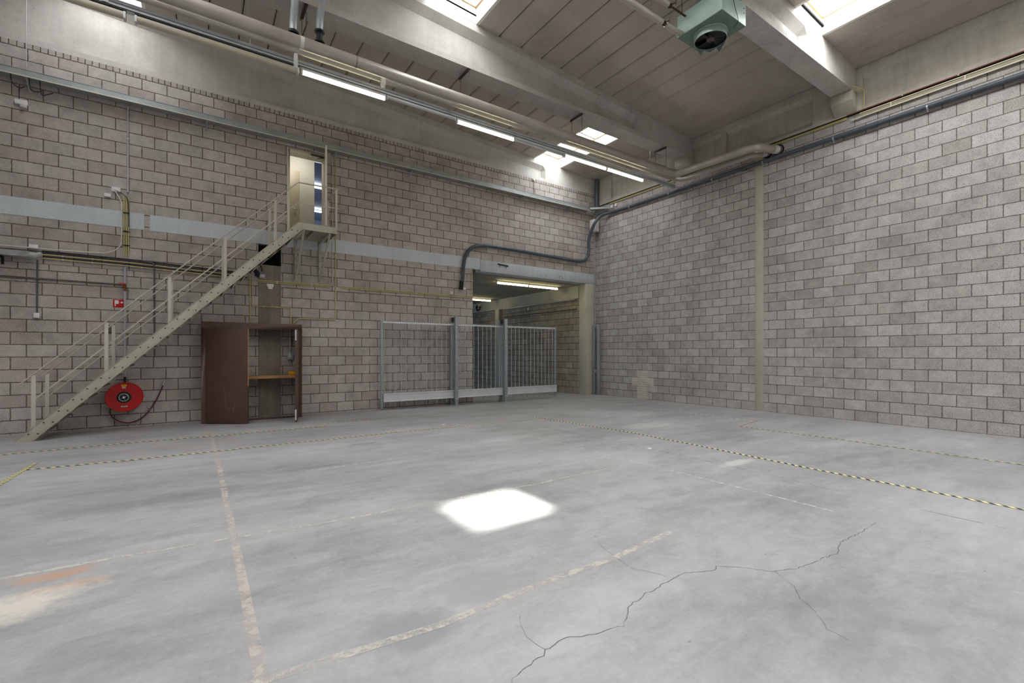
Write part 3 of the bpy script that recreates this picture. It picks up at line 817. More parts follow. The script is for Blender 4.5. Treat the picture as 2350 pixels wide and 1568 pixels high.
# ================================================================ BROWN CUPBOARD
cb = thing('wall_cupboard', 'tall dark brown two-door cupboard standing half open against the block wall', 'cupboard', (-11.63,-.24,0))
g = G()
g.box(-12.68,-12.555,-.46,-.42,0,2.15); g.box(-10.715,-10.60,-.46,-.42,0,2.15); g.box(-12.68,-10.60,-.46,-.42,2.15,2.30)
g.build('face_frame', MAT['cabinet'], parent=cb, bevel=.003)
g = G(); g.box(-12.675,-12.64,-.42,-.02,0,2.27); g.box(-10.64,-10.605,-.42,-.02,0,2.27); g.box(-12.64,-10.64,-.42,-.02,2.235,2.27); g.box(-12.64,-10.64,-.44,-.40,0,.035)
g.build('carcass', MAT['cabinet'], parent=cb)
g = G(); g.box(-12.635,-10.645,-.40,-.03,.975,1.04)
g.build('shelf', MAT['shelf_wood'], parent=cb)
def cup_door(hx, ex, ey, name, z0=.02, z1=2.14):
    h = V((hx,-.47,0)); e = V((ex,ey,0)); d = (e-h).normalized(); n = V((-d.y,d.x,0))
    if n.y > 0: n = -n
    g = G(); t = .04
    q = [h, e, e+n*t, h+n*t]
    g.hexa([V((p.x,p.y,z0)) for p in q], [V((p.x,p.y,z1)) for p in q])
    o = g.build('door', MAT['cabinet'], parent=cb, bevel=.003)
    return o, h, e, d, n
do, h, e, d, n = cup_door(-12.565, -11.80, -1.02, 'door')
g = G()                                             # bare chipboard on the leading edge
g.hexa([V((p.x,p.y,.85)) for p in (e+d*.001, e+d*.003, e+d*.003+n*.04, e+d*.001+n*.04)], [V((p.x,p.y,2.13)) for p in (e+d*.001, e+d*.003, e+d*.003+n*.04, e+d*.001+n*.04)])
g.build('bare_edge', MAT['raw_wood'], parent=do)
g = G(); q = h+n*.0415
def scr(a, b, w): g.bar(q+d*a[0]+V((0,0,a[1])), q+d*b[0]+V((0,0,b[1])), .003, w, n)
scr((.115,.74),(.235,.745),.016); scr((.62,.30),(.66,.46),.010); scr((.66,.46),(.74,.52),.010); scr((.74,.52),(.86,.53),.010); scr((.40,.85),(.45,.40),.004); scr((.45,.40),(.52,.31),.004); scr((.60,.36),(.62,.30),.008)
g.build('scratch', MAT['scratch'], parent=do)
do2, h, e, d, n = cup_door(-10.715, -10.915, -1.42, 'door')
for z0, z1 in ((1.88,2.12),(.06,.30)):
    g = G(); q4 = (e+d*.001, e+d*.004, e+d*.004+n*.03, e+d*.001+n*.03)
    g.hexa([V((p.x,p.y,z0)) for p in q4], [V((p.x,p.y,z1)) for p in q4])
    g.build('edge_latch', MAT['alu'], parent=do2)
for x, dd, dr_ in ((-12.577,-.485,do),(-10.703,-.485,do2)):
    for z in (.3,1.1,1.9):
        g = G(); g.tube([(x,dd,z-.05),(x,dd,z+.05)], .010, 8); g.build('hinge', MAT['bolt'], parent=dr_)
pi = thing('junction_switch', 'grey conduit ending in a small switch box inside the open brown cupboard', 'switch', (-10.80,-.03,1.4))
g = G(); g.tube([(-10.80,-.035,1.60),(-10.80,-.035,2.23)], .022, 10); g.build('conduit', MAT['alu_dull'], parent=pi)
g = G(); g.box(-10.865,-10.735,-.075,-.008,1.42,1.60); g.build('box', MAT['galv'], parent=pi, bevel=.008)
g = G(); g.box(-10.83,-10.77,-.09,-.075,1.45,1.57); g.tube([(-10.80,-.04,1.42),(-10.80,-.04,1.30)], .012, 8); g.build('switch', MAT['alu_dull'], parent=pi, bevel=.004)
tag(G().box(-10.88,-10.70,-.30,-.20,1.041,1.135).build('small_box', MAT['yellow_label'], bevel=.004), 'small yellow box standing on the wooden shelf of the brown cupboard', 'box')

# ================================================================ SLIDING GATE
GY = -.28
ga = thing('sliding_gate', 'long galvanised sliding gate with upright bars and an aluminium bottom beam', 'gate', (-5.4,GY,0))
X0, X1 = -8.51, -2.26
g = G(); g.box(X0-.045,X0+.02,GY-.02,GY+.03,.03,2.51); g.build('end_post', MAT['galv_post'], parent=ga, bevel=.004)
g = G(); g.box(X1-.045,X1,GY-.02,GY+.03,.08,2.50); g.build('end_post', MAT['galv_post'], parent=ga, bevel=.004)
g = G(); g.box(X0+.02,X1-.045,GY-.02,GY+.025,2.425,2.462); g.build('top_rail', MAT['alu'], parent=ga, bevel=.003)
g = G(); k = 0
x = X0+.03
while x < X1-.06:
    g.prism([(x,GY-.018,2.4615),(x+.05,GY-.018,2.4615),(x+.025,GY-.018,2.50)], (0,.012,0)); x += .062
g.build('saw_tooth_strip', MAT['alu'], parent=ga, smooth=False)
g = G()
prof = [(GY-.075,.225),(GY-.075,.245),(GY-.06,.255),(GY-.06,.415),(GY-.075,.43),(GY-.075,.458),(GY+.06,.458),(GY+.06,.225)]
g.prism([(X0+.025,y,z) for y, z in prof], (X1-X0-.025,0,0))
bm_ = g.build('bottom_beam', MAT['alu'], parent=ga, smooth=False)
g = G()
for dx, z in ((0,.395),(0,.378)): g.bar((X1-.24,GY-.0605,z),(X1-.08,GY-.0605,z),.002,.010,(0,1,0))
g.build('maker_plate', MAT['bolt'], parent=bm_)
n_b = 39
for i in range(n_b):
    x = -8.44 + i*.1585
    g = G(); g.tube([(x,GY,.10),(x,GY,2.43)], .0115, 8); g.build('bar', MAT['galv'], parent=ga)
def portal(x, label):
    t = thing('gate_guide_post', label, 'post', (x,GY,0), 'guide posts holding the sliding gate')
    g = G(); g.box(x-.05,x+.05,-.475,-.385,.012,2.69); g.build('post', MAT['galv_post'], parent=t, bevel=.005)
    g = G(); g.box(x-.055,x+.045,-.185,-.095,.012,2.67); g.build('post', MAT['galv_post'], parent=t, bevel=.005)
    g = G(); g.box(x-.05,x+.05,-.385,-.185,2.56,2.67); g.build('top_plate', MAT['brown_steel'], parent=t)
    for y in (-.43,-.14):
        g = G(); g.box(x-.09,x+.09,y-.075,y+.075,0,.012); g.build('base_plate', MAT['galv_post'], parent=t)
    g = G(); g.box(x-.055,x+.055,-.49,-.385,.20,.225); g.tube([(x,-.37,.23),(x,-.37,.44)], .010, 8); g.build('roller_bracket', MAT['alu_dull'], parent=t)
portal(-6.28, 'galvanised twin guide post of the sliding gate, the one against the block wall')
portal(-4.49, 'galvanised twin guide post of the sliding gate, the one inside the open passage mouth')
lk = thing('gate_lock_post', 'grey steel twin lock post for the gate, by the column at the hall corner', 'post', (-.17,-.16,0))
for y in (-.075,-.31):
    g = G(); g.box(-.225,-.125,y-.04,y+.04,.012,2.67); g.build('post', MAT['galv_post'], parent=lk, bevel=.005)
    g = G(); g.box(-.27,-.09,y-.06,y+.045,0,.012); g.build('base_plate', MAT['galv_post'], parent=lk)
g = G(); g.box(-.20,-.15,-.27,-.115,2.53,2.58); g.build('top_link', MAT['galv_post'], parent=lk)
g = G(); g.box(-.20,-.15,-.262,-.225,.86,.94); g.box(-.20,-.15,-.155,-.125,.86,.94); g.build('catch', MAT['alu'], parent=lk)

# ================================================================ FIRE HOSE REEL AND SIGN
hr = thing('fire_hose_reel', 'round red fire hose reel under the stair with a hanging dark red hose', 'hose reel', (-14.03,-.15,.655))
HC = V((-14.03,-.10,.655))
g = G()
g.lathe([(.10,.10),(.295,.095),(.305,.085),(.310,.10),(.300,.115),(.285,.112),(.13,.122),(.10,.122)], HC, (0,-1,0), 48, True)
g.lathe([(.10,-.06),(.295,-.055),(.305,-.065),(.310,-.05),(.30,-.04),(.10,-.045)], HC, (0,-1,0), 48, True)
g.lathe([(.19,-.05),(.19,.10)], HC, (0,-1,0), 32)
disc = g.build('reel_disc', MAT['red'], parent=hr)
g = G(); g.lathe([(.0,.155),(.03,.155),(.07,.145),(.075,.135),(.12,.130),(.125,.12),(.125,.09),(0,.09)], HC, (0,-1,0), 32)
hub = g.build('hub', MAT['hub'], parent=hr)
g = G(); g.lathe([(.074,.146),(.082,.146),(.082,.138),(.074,.138)], HC, (0,-1,0), 32, True); g.lathe([(0,.162),(.02,.162),(.022,.15)], HC, (0,-1,0), 16)
for a in range(4):
    c, s = math.cos(a*PI/2+.4), math.sin(a*PI/2+.4); g.bar(HC+V((c*.025,-.156,s*.025)), HC+V((c*.06,-.150,s*.06)), .004, .012, (0,1,0))
g.build('hub_ring', MAT['chrome'], parent=hub)
g = G(); g.box(-14.077,-13.983,-.2175,-.2145,.885,.925); g.build('label', MAT['yellow_label'], parent=hr)
g = G(); g.box(-14.06,-14.004,-.2185,-.2155,.842,.880); g.build('label', MAT['white'], parent=hr)
g = G(); g.box(-14.055,-14.010,-.2200,-.2180,.846,.868); g.build('label', MAT['yellow_label'], parent=hr)
g = G(); g.box(-14.08,-13.975,-.2185,-.2155,.452,.497); g.build('label', MAT['white'], parent=hr)
g = G()
for i, (a, b) in enumerate(((-14.07,-14.045),(-14.035,-13.985))):
    for z in (.484,.474,.464): g.box(a, b, -.2195, -.2185, z-.0025, z+.0025)
g.build('label_print', MAT['grey_pvc'], parent=hr)
g = G(); g.tube(spline([(-14.18,-.12,.52),(-14.27,-.10,.37),(-14.22,-.08,.22),(-14.08,-.07,.12),(-13.93,-.06,.095),(-13.76,-.06,.17),(-13.62,-.06,.33),(-13.50,-.06,.55),(-13.41,-.05,.78),(-13.375,-.05,.90)]), .013, 10)
g.build('hose', MAT['hose'], parent=hr)
g = G(); g.tube([(-13.385,-.05,.87),(-13.37,-.05,.93),(-13.365,-.05,.97)], [.016,.014,.008], 10); g.tube([(-13.37,-.05,.93),(-13.345,-.05,.955)], .006, 6)
g.build('nozzle', MAT['chrome'], parent=hr)
g = G(); g.tube([(-13.63,-.02,.345),(-13.60,-.075,.34)], .008, 8); g.tube([(-13.66,-.03,.40),(-13.62,-.05,.36)], .008, 8); g.lathe([(.015,-.01),(.02,0),(.015,.01)], (-13.61,-.06,.345), (.6,0,.8), 12, True)
g.build('valve', MAT['chrome'], parent=hr)
g = G(); g.box(-14.07,-13.99,-.10,-.008,.60,.71); g.tube([(-14.03,-.06,.9),(-14.03,-.06,1.08)], .022, 10)
g.build('wall_bracket', MAT['hub'], parent=hr)

sg = tag(G().box(-14.240,-14.042,-.010,-.004,2.556,2.743).build('fire_hose_sign', MAT['white'], base=(-14.14,-.005,2.556)), 'small red fire sign with a white hose reel pictogram on the block wall', 'sign')
G().box(-14.234,-14.048,-.0125,-.0101,2.562,2.737).build('red_field', MAT['red_sign'], parent=sg)
g = G(); y = -.0145
g.box(-14.205,-14.137,y,-.0126,2.640,2.718); g.box(-14.203,-14.186,y,-.0126,2.590,2.640); g.bar((-14.137,-.0136,2.674),(-14.105,-.0136,2.674),.002,.008,(0,1,0))
g.lathe([(0,.002),(.020,.002),(.020,0)], (-14.088,-.0126,2.674), (0,-1,0), 14); g.prism([(-14.072,y,2.684),(-14.058,y,2.674),(-14.072,y,2.664)], (0,.002,0))
g.build('pictogram', MAT['white'], parent=sg)

# ================================================================ CABLE TRAYS AND CONDUITS ON THE STAIR WALL
tr = thing('cable_tray', 'long galvanised cable tray high on the block wall, from above the stair to the corner', 'cable tray', (-8,-.14,6.93))
g = G(); xa, xb = XL+.2, -.58
g.box(xa, xb, -.25, -.03, 6.93, 6.938); g.box(xa, xb, -.255, -.247, 6.93, 7.055); g.box(xa, xb, -.033, -.025, 6.93, 7.055); g.box(xa, xb, -.262, -.235, 7.047, 7.055)
g.build('channel', MAT['tray'], parent=tr, smooth=False)
for x in (-17.9,-15.48,-12.57,-9.72,-7.6,-5.57,-3.58,-1.5):
    g = G(); g.box(x-.02,x+.02,-.26,-.006,6.905,6.928); g.box(x-.02,x+.02,-.012,-.006,6.72,6.928); g.bar((x,-.22,6.90),(x,-.014,6.76),.02,.02)
    g.build('bracket', MAT['galv'], parent=tr)
g = G(); g.tube([(xa,-.275,6.915),(-.5,-.275,6.915)], .012, 8); g.build('edge_conduit', MAT['cream_pipe'], parent=tr)
for x, dy in ((-15.5,.0),(-7.3,-.02),(-5.02,-.0),(-2.9,.0),(-1.35,.0)):
    g = G(); g.tube([(x,-.14+dy,7.0),(x,-.14+dy,zr(x)-.0)], .004, 6); g.build('hanger_wire', MAT['galv'], parent=tr)
for i, x in enumerate((-15.7,-15.45,-15.3)):
    g = G(); g.tube(spline([(x,-.20,6.93),(x+.02,-.17,6.78-.05*i),(x+.1,-.10,6.74),(x+.16,-.06,6.80)]), .008, 6); g.build('loose_cable', MAT['black'], parent=tr)

lt = thing('cable_tray', 'short low galvanised tray end wrapped in cloudy plastic beside the yellow conduits', 'cable tray', (-16.5,-.14,3.46))
g = G(); g.box(-18.5,-15.45,-.25,-.03,3.455,3.463); g.box(-18.5,-15.45,-.255,-.247,3.455,3.56); g.box(-18.5,-15.45,-.033,-.025,3.455,3.56)
g.build('channel', MAT['tray'], parent=lt, smooth=False)
g = G(); g.tube(spline([(-15.62,-.15,3.50),(-15.48,-.15,3.49),(-15.36,-.14,3.505),(-15.28,-.12,3.55)], 5), [.05]*5+[.065]*5+[.05]*5+[.018], 10)
g.build('plastic_wrap', MAT['plastic_bag'], parent=lt)
for x in (-15.85,-17.6):
    g = G(); g.box(x-.02,x+.02,-.25,-.006,3.43,3.453); g.box(x-.02,x+.02,-.012,-.006,3.30,3.453); g.build('bracket', MAT['black'], parent=lt)

def conduit(name, label, runs, mat, r=.011, clips=(), grp=None, cat='conduit', rad=.06, clip_mat='white_dull', seg=8):
    t = thing(name, label, cat, runs[0][0], grp)
    for i, pts in enumerate(runs):
        g = G(); g.tube(fillet(pts, rad), r, seg); g.build('pipe', MAT[mat], parent=t)
    for (x, y, z, ax) in clips:
        g = G(); e = {'x':(.012,.0,.0),'z':(0,0,.012),'y':(0,.012,0)}[ax]
        h = r+.004
        g.box(x-(e[0] or h), x+(e[0] or h), -.0065 if ax != 'y' else y-.012, y-h if ax != 'y' else y+.012, z-(e[2] or h), z+(e[2] or h))
        g.build('mounting_clip', MAT[clip_mat], parent=t)
    return t
y = -.025
WP = conduit('water_pipe', 'slim grey vertical pipe down the block wall behind the stair to the hose reel', [[(-13.985,y,6.90),(-13.985,y,5.05)],[(-14.03,y-.03,3.44),(-14.03,y-.03,1.09)]], 'alu_dull', .018, [(-13.985,y,6.2,'z'),(-13.985,y,5.4,'z'),(-14.03,y-.03,2.4,'z'),(-14.03,y-.03,1.5,'z')], cat='pipe')
g = G(); g.tube([(-14.03,-.055,2.92),(-14.03,-.055,3.06)], .026, 10); vl = g.build('stop_valve', MAT['rust'], parent=WP); vl['label'] = 'rusty stop valve'
g = G(); g.bar((-14.12,-.09,3.08),(-14.01,-.09,3.06),.015,.02); g.build('lever', MAT['red'], parent=vl)
conduit('wall_pipe', 'thin brownish pipe running level along the wall into the hose reel pipe', [[(-18.5,y,3.10),(-14.05,y,3.055)]], 'motor', .016, cat='pipe')
conduit('switch_conduit', 'grey conduit dropping from the low tray to a white light switch', [[(-15.37,y,3.44),(-15.375,y,2.39)]], 'grey_pvc', .013)
tag(G().box(-15.42,-15.335,-.06,-.004,2.285,2.385).build('light_switch', MAT['white'], bevel=.008), 'white light switch box on the block wall at the end of a grey conduit', 'switch')
tag(G().box(-14.375,-14.19,-.012,-.003,2.005,2.185).build('wall_plate', MAT['block_grey'], bevel=.004), 'flat grey cover plate on the wall behind the stair handrail', 'plate')
# bundle beside the stair, level and upright runs
for i, (z, m, rr) in enumerate(((3.62,'black',.014),(3.588,'black',.010),(3.553,'yellow',.011),(3.516,'black',.012),(3.480,'yellow',.011))):
    lab = ('thick black cable on top of the level bundle', 'thin black cable second from the top of the level bundle', 'upper cream-yellow conduit of the level bundle', 'black cable between the yellow conduits of the level bundle', 'lowest cream-yellow conduit of the level bundle')[i]
    conduit('cable' if m == 'black' else 'conduit', lab+' behind the stair railing', [[(-15.30,y-.01,z+.0),(-14.0,y-.01,z-.015),(-11.75,y-.01,z-.10)]], m, rr, [(x,y-.01,z-.015*(x+15.3)/1.3 if x < -14 else z-.015-.085*(x+14)/2.3,'x') for x in (-15.0,-14.55,-13.75,-13.2,-12.6)] if m == 'yellow' else (), 'level bundle behind the stair railing', 'cable' if m == 'black' else 'conduit', .02)
for i, dx in enumerate((-.036,0,.036)):
    conduit('conduit', ('cream-yellow upright conduit on the wall nearest the white socket boxes', 'middle one of three cream-yellow upright conduits above the stair', 'cream-yellow upright conduit farthest from the white socket boxes')[i], [[(-14.01+dx,y,4.93),(-14.01+dx,y,3.68)]], 'yellow', .0125, [(-14.01+dx,y,z,'z') for z in (4.6,4.2,3.9)], 'three upright yellow conduits', clip_mat='black')
conduit('cable', 'white looping cable from the socket box down beside the yellow upright conduits', [spline([(-14.19,-.04,5.03),(-14.09,-.05,4.80),(-14.085,-.065,4.5),(-14.085,-.065,4.1),(-14.12,-.05,3.86),(-14.3,-.04,3.715),(-14.55,-.04,3.685),(-15.2,-.055,3.665),(-16.6,-.06,3.655)])], 'white_cable', .011, cat='cable', rad=.001)
conduit('cable', 'thin black cable curling from the upper white box to the yellow conduits', [spline([(-14.2,-.045,5.05),(-14.08,-.05,5.0),(-13.99,-.055,4.9),(-13.97,-.055,4.7),(-13.965,-.055,4.3)])], 'black', .007, cat='cable', rad=.001)
tag(G().box(-14.250,-14.105,-.05,-.004,5.02,5.12).build('socket_box', MAT['white'], bevel=.006), 'upper white socket box on the wall at the head of the yellow upright conduits', 'box')
tag(G().box(-14.370,-14.262,-.045,-.004,4.89,4.96).build('socket_box', MAT['white'], bevel=.006), 'smaller lower white socket box beside the head of the yellow upright conduits', 'box')
tag(G().box(-15.49,-15.36,-.045,-.004,3.645,3.735).build('socket_box', MAT['white'], bevel=.006), 'white double socket box on the wall just above the plastic wrapped tray end', 'box')
conduit('conduit', 'dark grey conduit bending down from the level bundle behind the stair', [[(-13.75,y-.05,3.60),(-13.535,y-.05,3.585),(-13.53,y-.04,3.4),(-13.53,y-.03,1.50)]], 'grey_pvc', .014, rad=.12)
# by the door and the concrete column
conduit('conduit', 'tall cream-yellow conduit beside the upper door, bending towards the cupboard below', [[(-9.69,y,6.90),(-9.69,y,2.48),(-10.60,y,2.48),(-10.735,y,2.34)],], 'yellow', .013, [(-9.69,y,z,'z') for z in (6.3,5.2,4.2,3.0)]+[(-10.2,y,2.48,'x')])
conduit('conduit', 'thin whitish conduit with clips between the upper door and the tall yellow conduit', [[(-10.32,y,6.86),(-9.775,y,6.84),(-9.775,y,3.46)]], 'cream_pipe', .010, [(-9.775,y,z,'z') for z in (6.5,5.9,5.3,4.4,3.9,3.6)]+[(-10.2,y,6.857,'x'),(-9.95,y,6.846,'x')], rad=.04)
for i, dz in enumerate((0,.032)):
    conduit('conduit', ('lower', 'upper')[i]+' of two level cream-yellow conduits crossing the concrete column below the landing', [[(-11.56+.04*i,y,3.345+dz),(-9.83,y,3.345+dz)]], 'yellow', .011, [(-11.1,y,3.345+dz,'x'),(-10.3,y,3.345+dz,'x')], 'paired level conduits below the landing')
conduit('conduit', 'long level cream-yellow conduit to the opening, then bending up to the lintel', [[(-9.56,y,3.345),(-5.51,y,3.345),(-5.51,y,4.22)]], 'yellow', .013, [(x,y,3.345,'x') for x in (-9.0,-8.0,-7.0,-6.0)]+[(-5.51,y,3.9,'z')])
conduit('conduit', 'thinner level cream-yellow conduit right above the long one running to the opening', [[(-9.53,y,3.378),(-6.32,y,3.378)]], 'yellow', .010, [(x,y,3.378,'x') for x in (-9.4,-8.4,-7.4,-6.5)])
conduit('conduit', 'longer of two upright cream-yellow conduits entering the brown cupboard from below the stair', [[(-11.69,y,3.50),(-11.69,y,2.31)]], 'yellow', .012, [(-11.69,y,2.9,'z')])
conduit('conduit', 'shorter upright cream-yellow conduit turning level across the concrete column above cupboard', [[(-11.645,y,3.50),(-11.645,y,2.735),(-10.79,y,2.73),(-10.79,y,2.31)]], 'yellow', .010, [(-11.4,y,2.734,'x'),(-11.1,y,2.732,'x')], rad=.03)
g = G(); g.tube(spline([(-11.63,-.05,3.66),(-11.58,-.06,3.60),(-11.53,-.06,3.52),(-11.56,-.06,3.46)],5), .05, 8); g.tube(spline([(-11.47,-.04,3.77),(-11.45,-.05,3.68),(-11.43,-.04,3.60)],4), .012, 6)
tag(g.build('cable_bundle', MAT['black']), 'black bundle of cable ends hanging beside the concrete column below the stair', 'cable')
tag(G().box(-11.478,-11.37,-.013,-.005,3.455,3.535).build('paper_notice', MAT['white_dull']), 'small white notice on the edge of the concrete column below the stair', 'notice')
g = G(); g.box(-11.325,-11.175,-.013,-.005,3.245,3.315); g.box(-11.30,-11.20,-.013,-.005,3.185,3.245)
tag(g.build('paper_notice', MAT['white']), 'larger white notice pair on the concrete column just under the level yellow conduits', 'notice')
tag(G().box(-5.835,-5.735,-.03,-.004,3.585,3.665).build('socket_box', MAT['white'], bevel=.005), 'small white box beside the end of the dark hose-like pipe near the opening', 'box')
tag(G().box(-6.30,-6.205,-.06,-.004,3.405,3.50).build('junction_box', MAT['cream_pipe'], bevel=.01), 'cream junction box above the long level yellow conduit near the opening', 'box')
em = thing('alarm_box', 'white emergency alarm box with a round lens under the high cable tray', 'alarm', (-15.585,-.03,6.37))
G().box(-15.68,-15.50,-.06,-.004,6.44,6.54).build('body', MAT['white'], parent=em, bevel=.008)
g = G(); g.lathe([(.0,.0),(.05,.0),(.055,.03),(.05,.05),(0,.05)], (-15.56,-.045,6.39), (0,0,1), 16); g.build('lens', MAT['white_dull'], parent=em)
conduit('cable', 'thin dark cable from the high tray down to the white alarm box', [spline([(-15.6,-.10,6.80),(-15.62,-.04,6.65),(-15.62,-.03,6.53)])], 'black', .006, cat='cable', rad=.001)
sp = thing('pull_switch', 'small white round fitting with a dark cord at the top of the block wall', 'fitting', (-3.04,-.03,7.25))
g = G(); g.lathe([(0,.05),(.035,.045),(.045,0),(0,0)], (-3.04,-.006,7.65), (0,-1,0), 14); g.build('body', MAT['white'], parent=sp)
g = G(); g.tube([(-3.04,-.03,7.61),(-3.03,-.03,7.10)], .008, 6); g.build('cord', MAT['bolt'], parent=sp)

# ================================================================ BLACK PIPE ROUND THE CORNER
bp = thing('plastic_pipe', 'long dark grey plastic pipe along the grey wall, looping round the corner above the opening', 'pipe', (-.1,-6,6.76))
run = [(-.085,YB+.5,6.76),(-.085,-1.35,6.79)]
g = G()
loop = spline([(-.085,-1.35,6.79),(-.10,-.85,6.80),(-.25,-.52,6.74),(-.41,-.38,6.50),(-.47,-.22,6.20),(-.475,-.10,5.85),(-.48,-.09,5.45),(-.62,-.085,5.13),(-.98,-.08,5.02),(-1.5,-.08,5.015),(-3.4,-.08,5.06),(-4.6,-.08,5.075),(-5.2,-.08,5.05),(-5.55,-.08,4.93),(-5.76,-.08,4.66),(-5.84,-.08,4.35),(-5.87,-.08,3.95),(-5.91,-.07,3.80)], 8)
g.tube([run[0]] + loop, .055, 14); g.build('pipe', MAT['grey_pvc'], parent=bp)
g = G(); g.tube([(-5.905,-.075,3.83),(-5.925,-.07,3.58)], .068, 12); g.build('end_sleeve', MAT['black'], parent=bp)
for yy in (-1.75,-3.4,-4.93,-6.42,-8.10,-9.83,-11.5,-13.2):
    g = G(); g.tube([(-.085,yy-.012,6.762),(-.085,yy+.012,6.762)], .061, 14); g.tube([(-.085,yy,6.70),(-.085,yy,6.66)], .008, 6); g.tube([(-.03,yy,6.762),(-.005,yy,6.762)], .012, 6)
    g.build('clamp', MAT['alu_dull'], parent=bp)
for yy in (-5.9,-8.9,-11.4):
    g = G(); g.tube([(-.085,yy-.06,6.762),(-.085,yy+.06,6.762)], .0605, 14); g.build('coupling', MAT['grey_pvc'], parent=bp)
dp = thing('downpipe', 'thick dark grey rainwater downpipe in the hall corner below the roof', 'pipe', (-.09,-.13,7.05))
g = G(); g.tube([(-.10,-.14,7.10),(-.10,-.14,8.235)], .085, 20); g.build('pipe', MAT['grey_pvc'], parent=dp)
g = G(); g.tube([(-.10,-.14,7.06),(-.10,-.14,7.12)], .06, 16); g.build('clamp', MAT['white'], parent=dp)
ct = thing('corner_tray', 'galvanised angled tray piece in the hall corner under the downpipe', 'cable tray', (-.3,-.3,6.95))
g = G(); g.prism([(-.56,-.04,6.985),(-.56,-.26,6.985),(-.30,-.52,6.985),(-.02,-.76,6.985),(-.02,-.04,6.985)], (0,0,.012)); g.bar((-.56,-.26,7.015),(-.30,-.52,7.015),.008,.07); g.bar((-.30,-.52,7.015),(-.02,-.76,7.015),.008,.07)
g.build('plate', MAT['tray'], parent=ct, smooth=False)
G().box(-.30,-.26,-.20,-.03,6.955,6.984).build('mounting_bracket', MAT['white'], parent=ct)
cbx = tag(G().box(-.36,-.11,-.27,-.03,6.22,6.66).build('junction_box', MAT['white'], bevel=.006), 'tall white junction box on the concrete corner below the angled tray', 'box')
conduit('conduit', 'slim upright grey conduit in the hall corner below the white junction box', [[(-.10,-.03,6.21),(-.10,-.03,2.70)]], 'galv', .018, [(-.10,-.03,z,'z') for z in (5.8,5.0,4.4)])
for i, (yy, z) in enumerate(((-.86,7.02),(-1.06,7.03))):
    tag(G().box(-.055,-.004,yy-.055,yy+.055,z-.05,z+.06).build('socket_box', MAT['white'], bevel=.005), ('white box on the grey wall nearest the angled corner tray', 'white box on the grey wall, second from the angled corner tray')[i], 'box', 'white boxes beside the corner tray')

# conduits along the top of the grey wall
for i, (z, r_) in enumerate(((7.174,.012),(7.143,.012))):
    conduit('conduit', ('upper', 'lower')[i]+' of two level cream-yellow conduits under the edge beam, corner to heating pipe', [[(-.03,-.75,z),(-.03,-8.35,z)]], 'yellow', r_, [(-.03,yy-.1*i,z,'y') for yy in (-2.0,-3.0,-5.2)] if i else () , 'paired conduits under the edge beam')
conduit('conduit', 'short upright cream conduit on the grey wall between conduits and dark plastic pipe', [[(-.03,-3.63,7.05),(-.03,-3.63,6.83)]], 'cream_pipe', .012)
ch = thing('cable_duct', 'olive cream cable duct along the grey wall below the bare edge beam', 'cable duct', (-.03,-12,7.07))
g = G(); g.box(-.05,-.004,YB+.3,-8.62,7.075,7.155); g.build('back', MAT['olive'], parent=ch)
for yy in (-9.2,-10.4,-11.6): G().box(-.068,-.0505,yy-.012,yy+.012,7.08,7.15).build('mounting_clip', MAT['cream_pipe'], parent=ch)
g = G(); g.box(-.065,-.045,YB+.3,-8.45,7.055,7.078); g.build('lip', MAT['cream_pipe'], parent=ch)
g = G(); g.box(-.065,-.045,YB+.3,-8.62,7.15,7.168); g.build('lip', MAT['cream_pipe'], parent=ch)
conduit('pipe', 'thin rust red pipe just under the edge beam along the grey wall', [[(-.05,YB+.3,7.222),(-.05,-8.35,7.222)]], 'rust', .012, [(-.05,yy,7.222,'y') for yy in (-9.4,-10.3,-11.4)], cat='pipe')
conduit('conduit', 'short cream-yellow conduit wrapping round the exposed corbel under the roof beam', [[(-.35,-8.56,7.73),(-.06,-8.70,7.68),(-.05,-8.70,7.50),(-.04,-8.69,7.24)]], 'yellow', .014, rad=.05)

# ================================================================ LIGHT TRUNKING
TY = -3.70
tk = thing('light_trunking', 'long galvanised light trunking hung under the roof, carrying fluorescent lamps', 'trunking', (-8,TY,6.84))
g = G(); g.box(-20.5,-.22,TY-.05,TY+.05,6.835,6.845); g.box(-20.5,-.22,TY-.05,TY-.044,6.835,6.935); g.box(-20.5,-.22,TY+.044,TY+.05,6.835,6.935); g.box(-20.5,-.22,TY-.065,TY-.044,6.93,6.936); g.box(-20.5,-.22,TY+.044,TY+.065,6.93,6.936)
g.build('channel', MAT['trunk'], parent=tk, smooth=False)
g = G(); g.box(-20.5,-.22,TY-.0535,TY-.0495,6.884,6.890); g.build('seam', MAT['slot'], parent=tk)
for x in (-17.6,-14.4,-12.0,-9.95,-7.75,-6.3,-3.6,-1.4):
    g = G()
    for dx in ((-.0),) : g.tube([(x+dx,TY,6.845),(x+dx,TY,zr(x)-.0)], .004, 6)
    g.build('hanger_wire', MAT['galv'], parent=tk)
g = G()
for x in (-13.9,-8.2,-4.3): g.box(x-.04,x+.04,TY-.066,TY-.0655,6.85,6.92)
g.build('joint_plate', MAT['galv'], parent=tk)
g = G(); g.tube(spline([(-.22,TY,6.87),(-.12,TY-.03,6.92),(-.05,TY-.2,6.88)],5), .006, 6); g.build('end_cable', MAT['white_cable'], parent=tk)

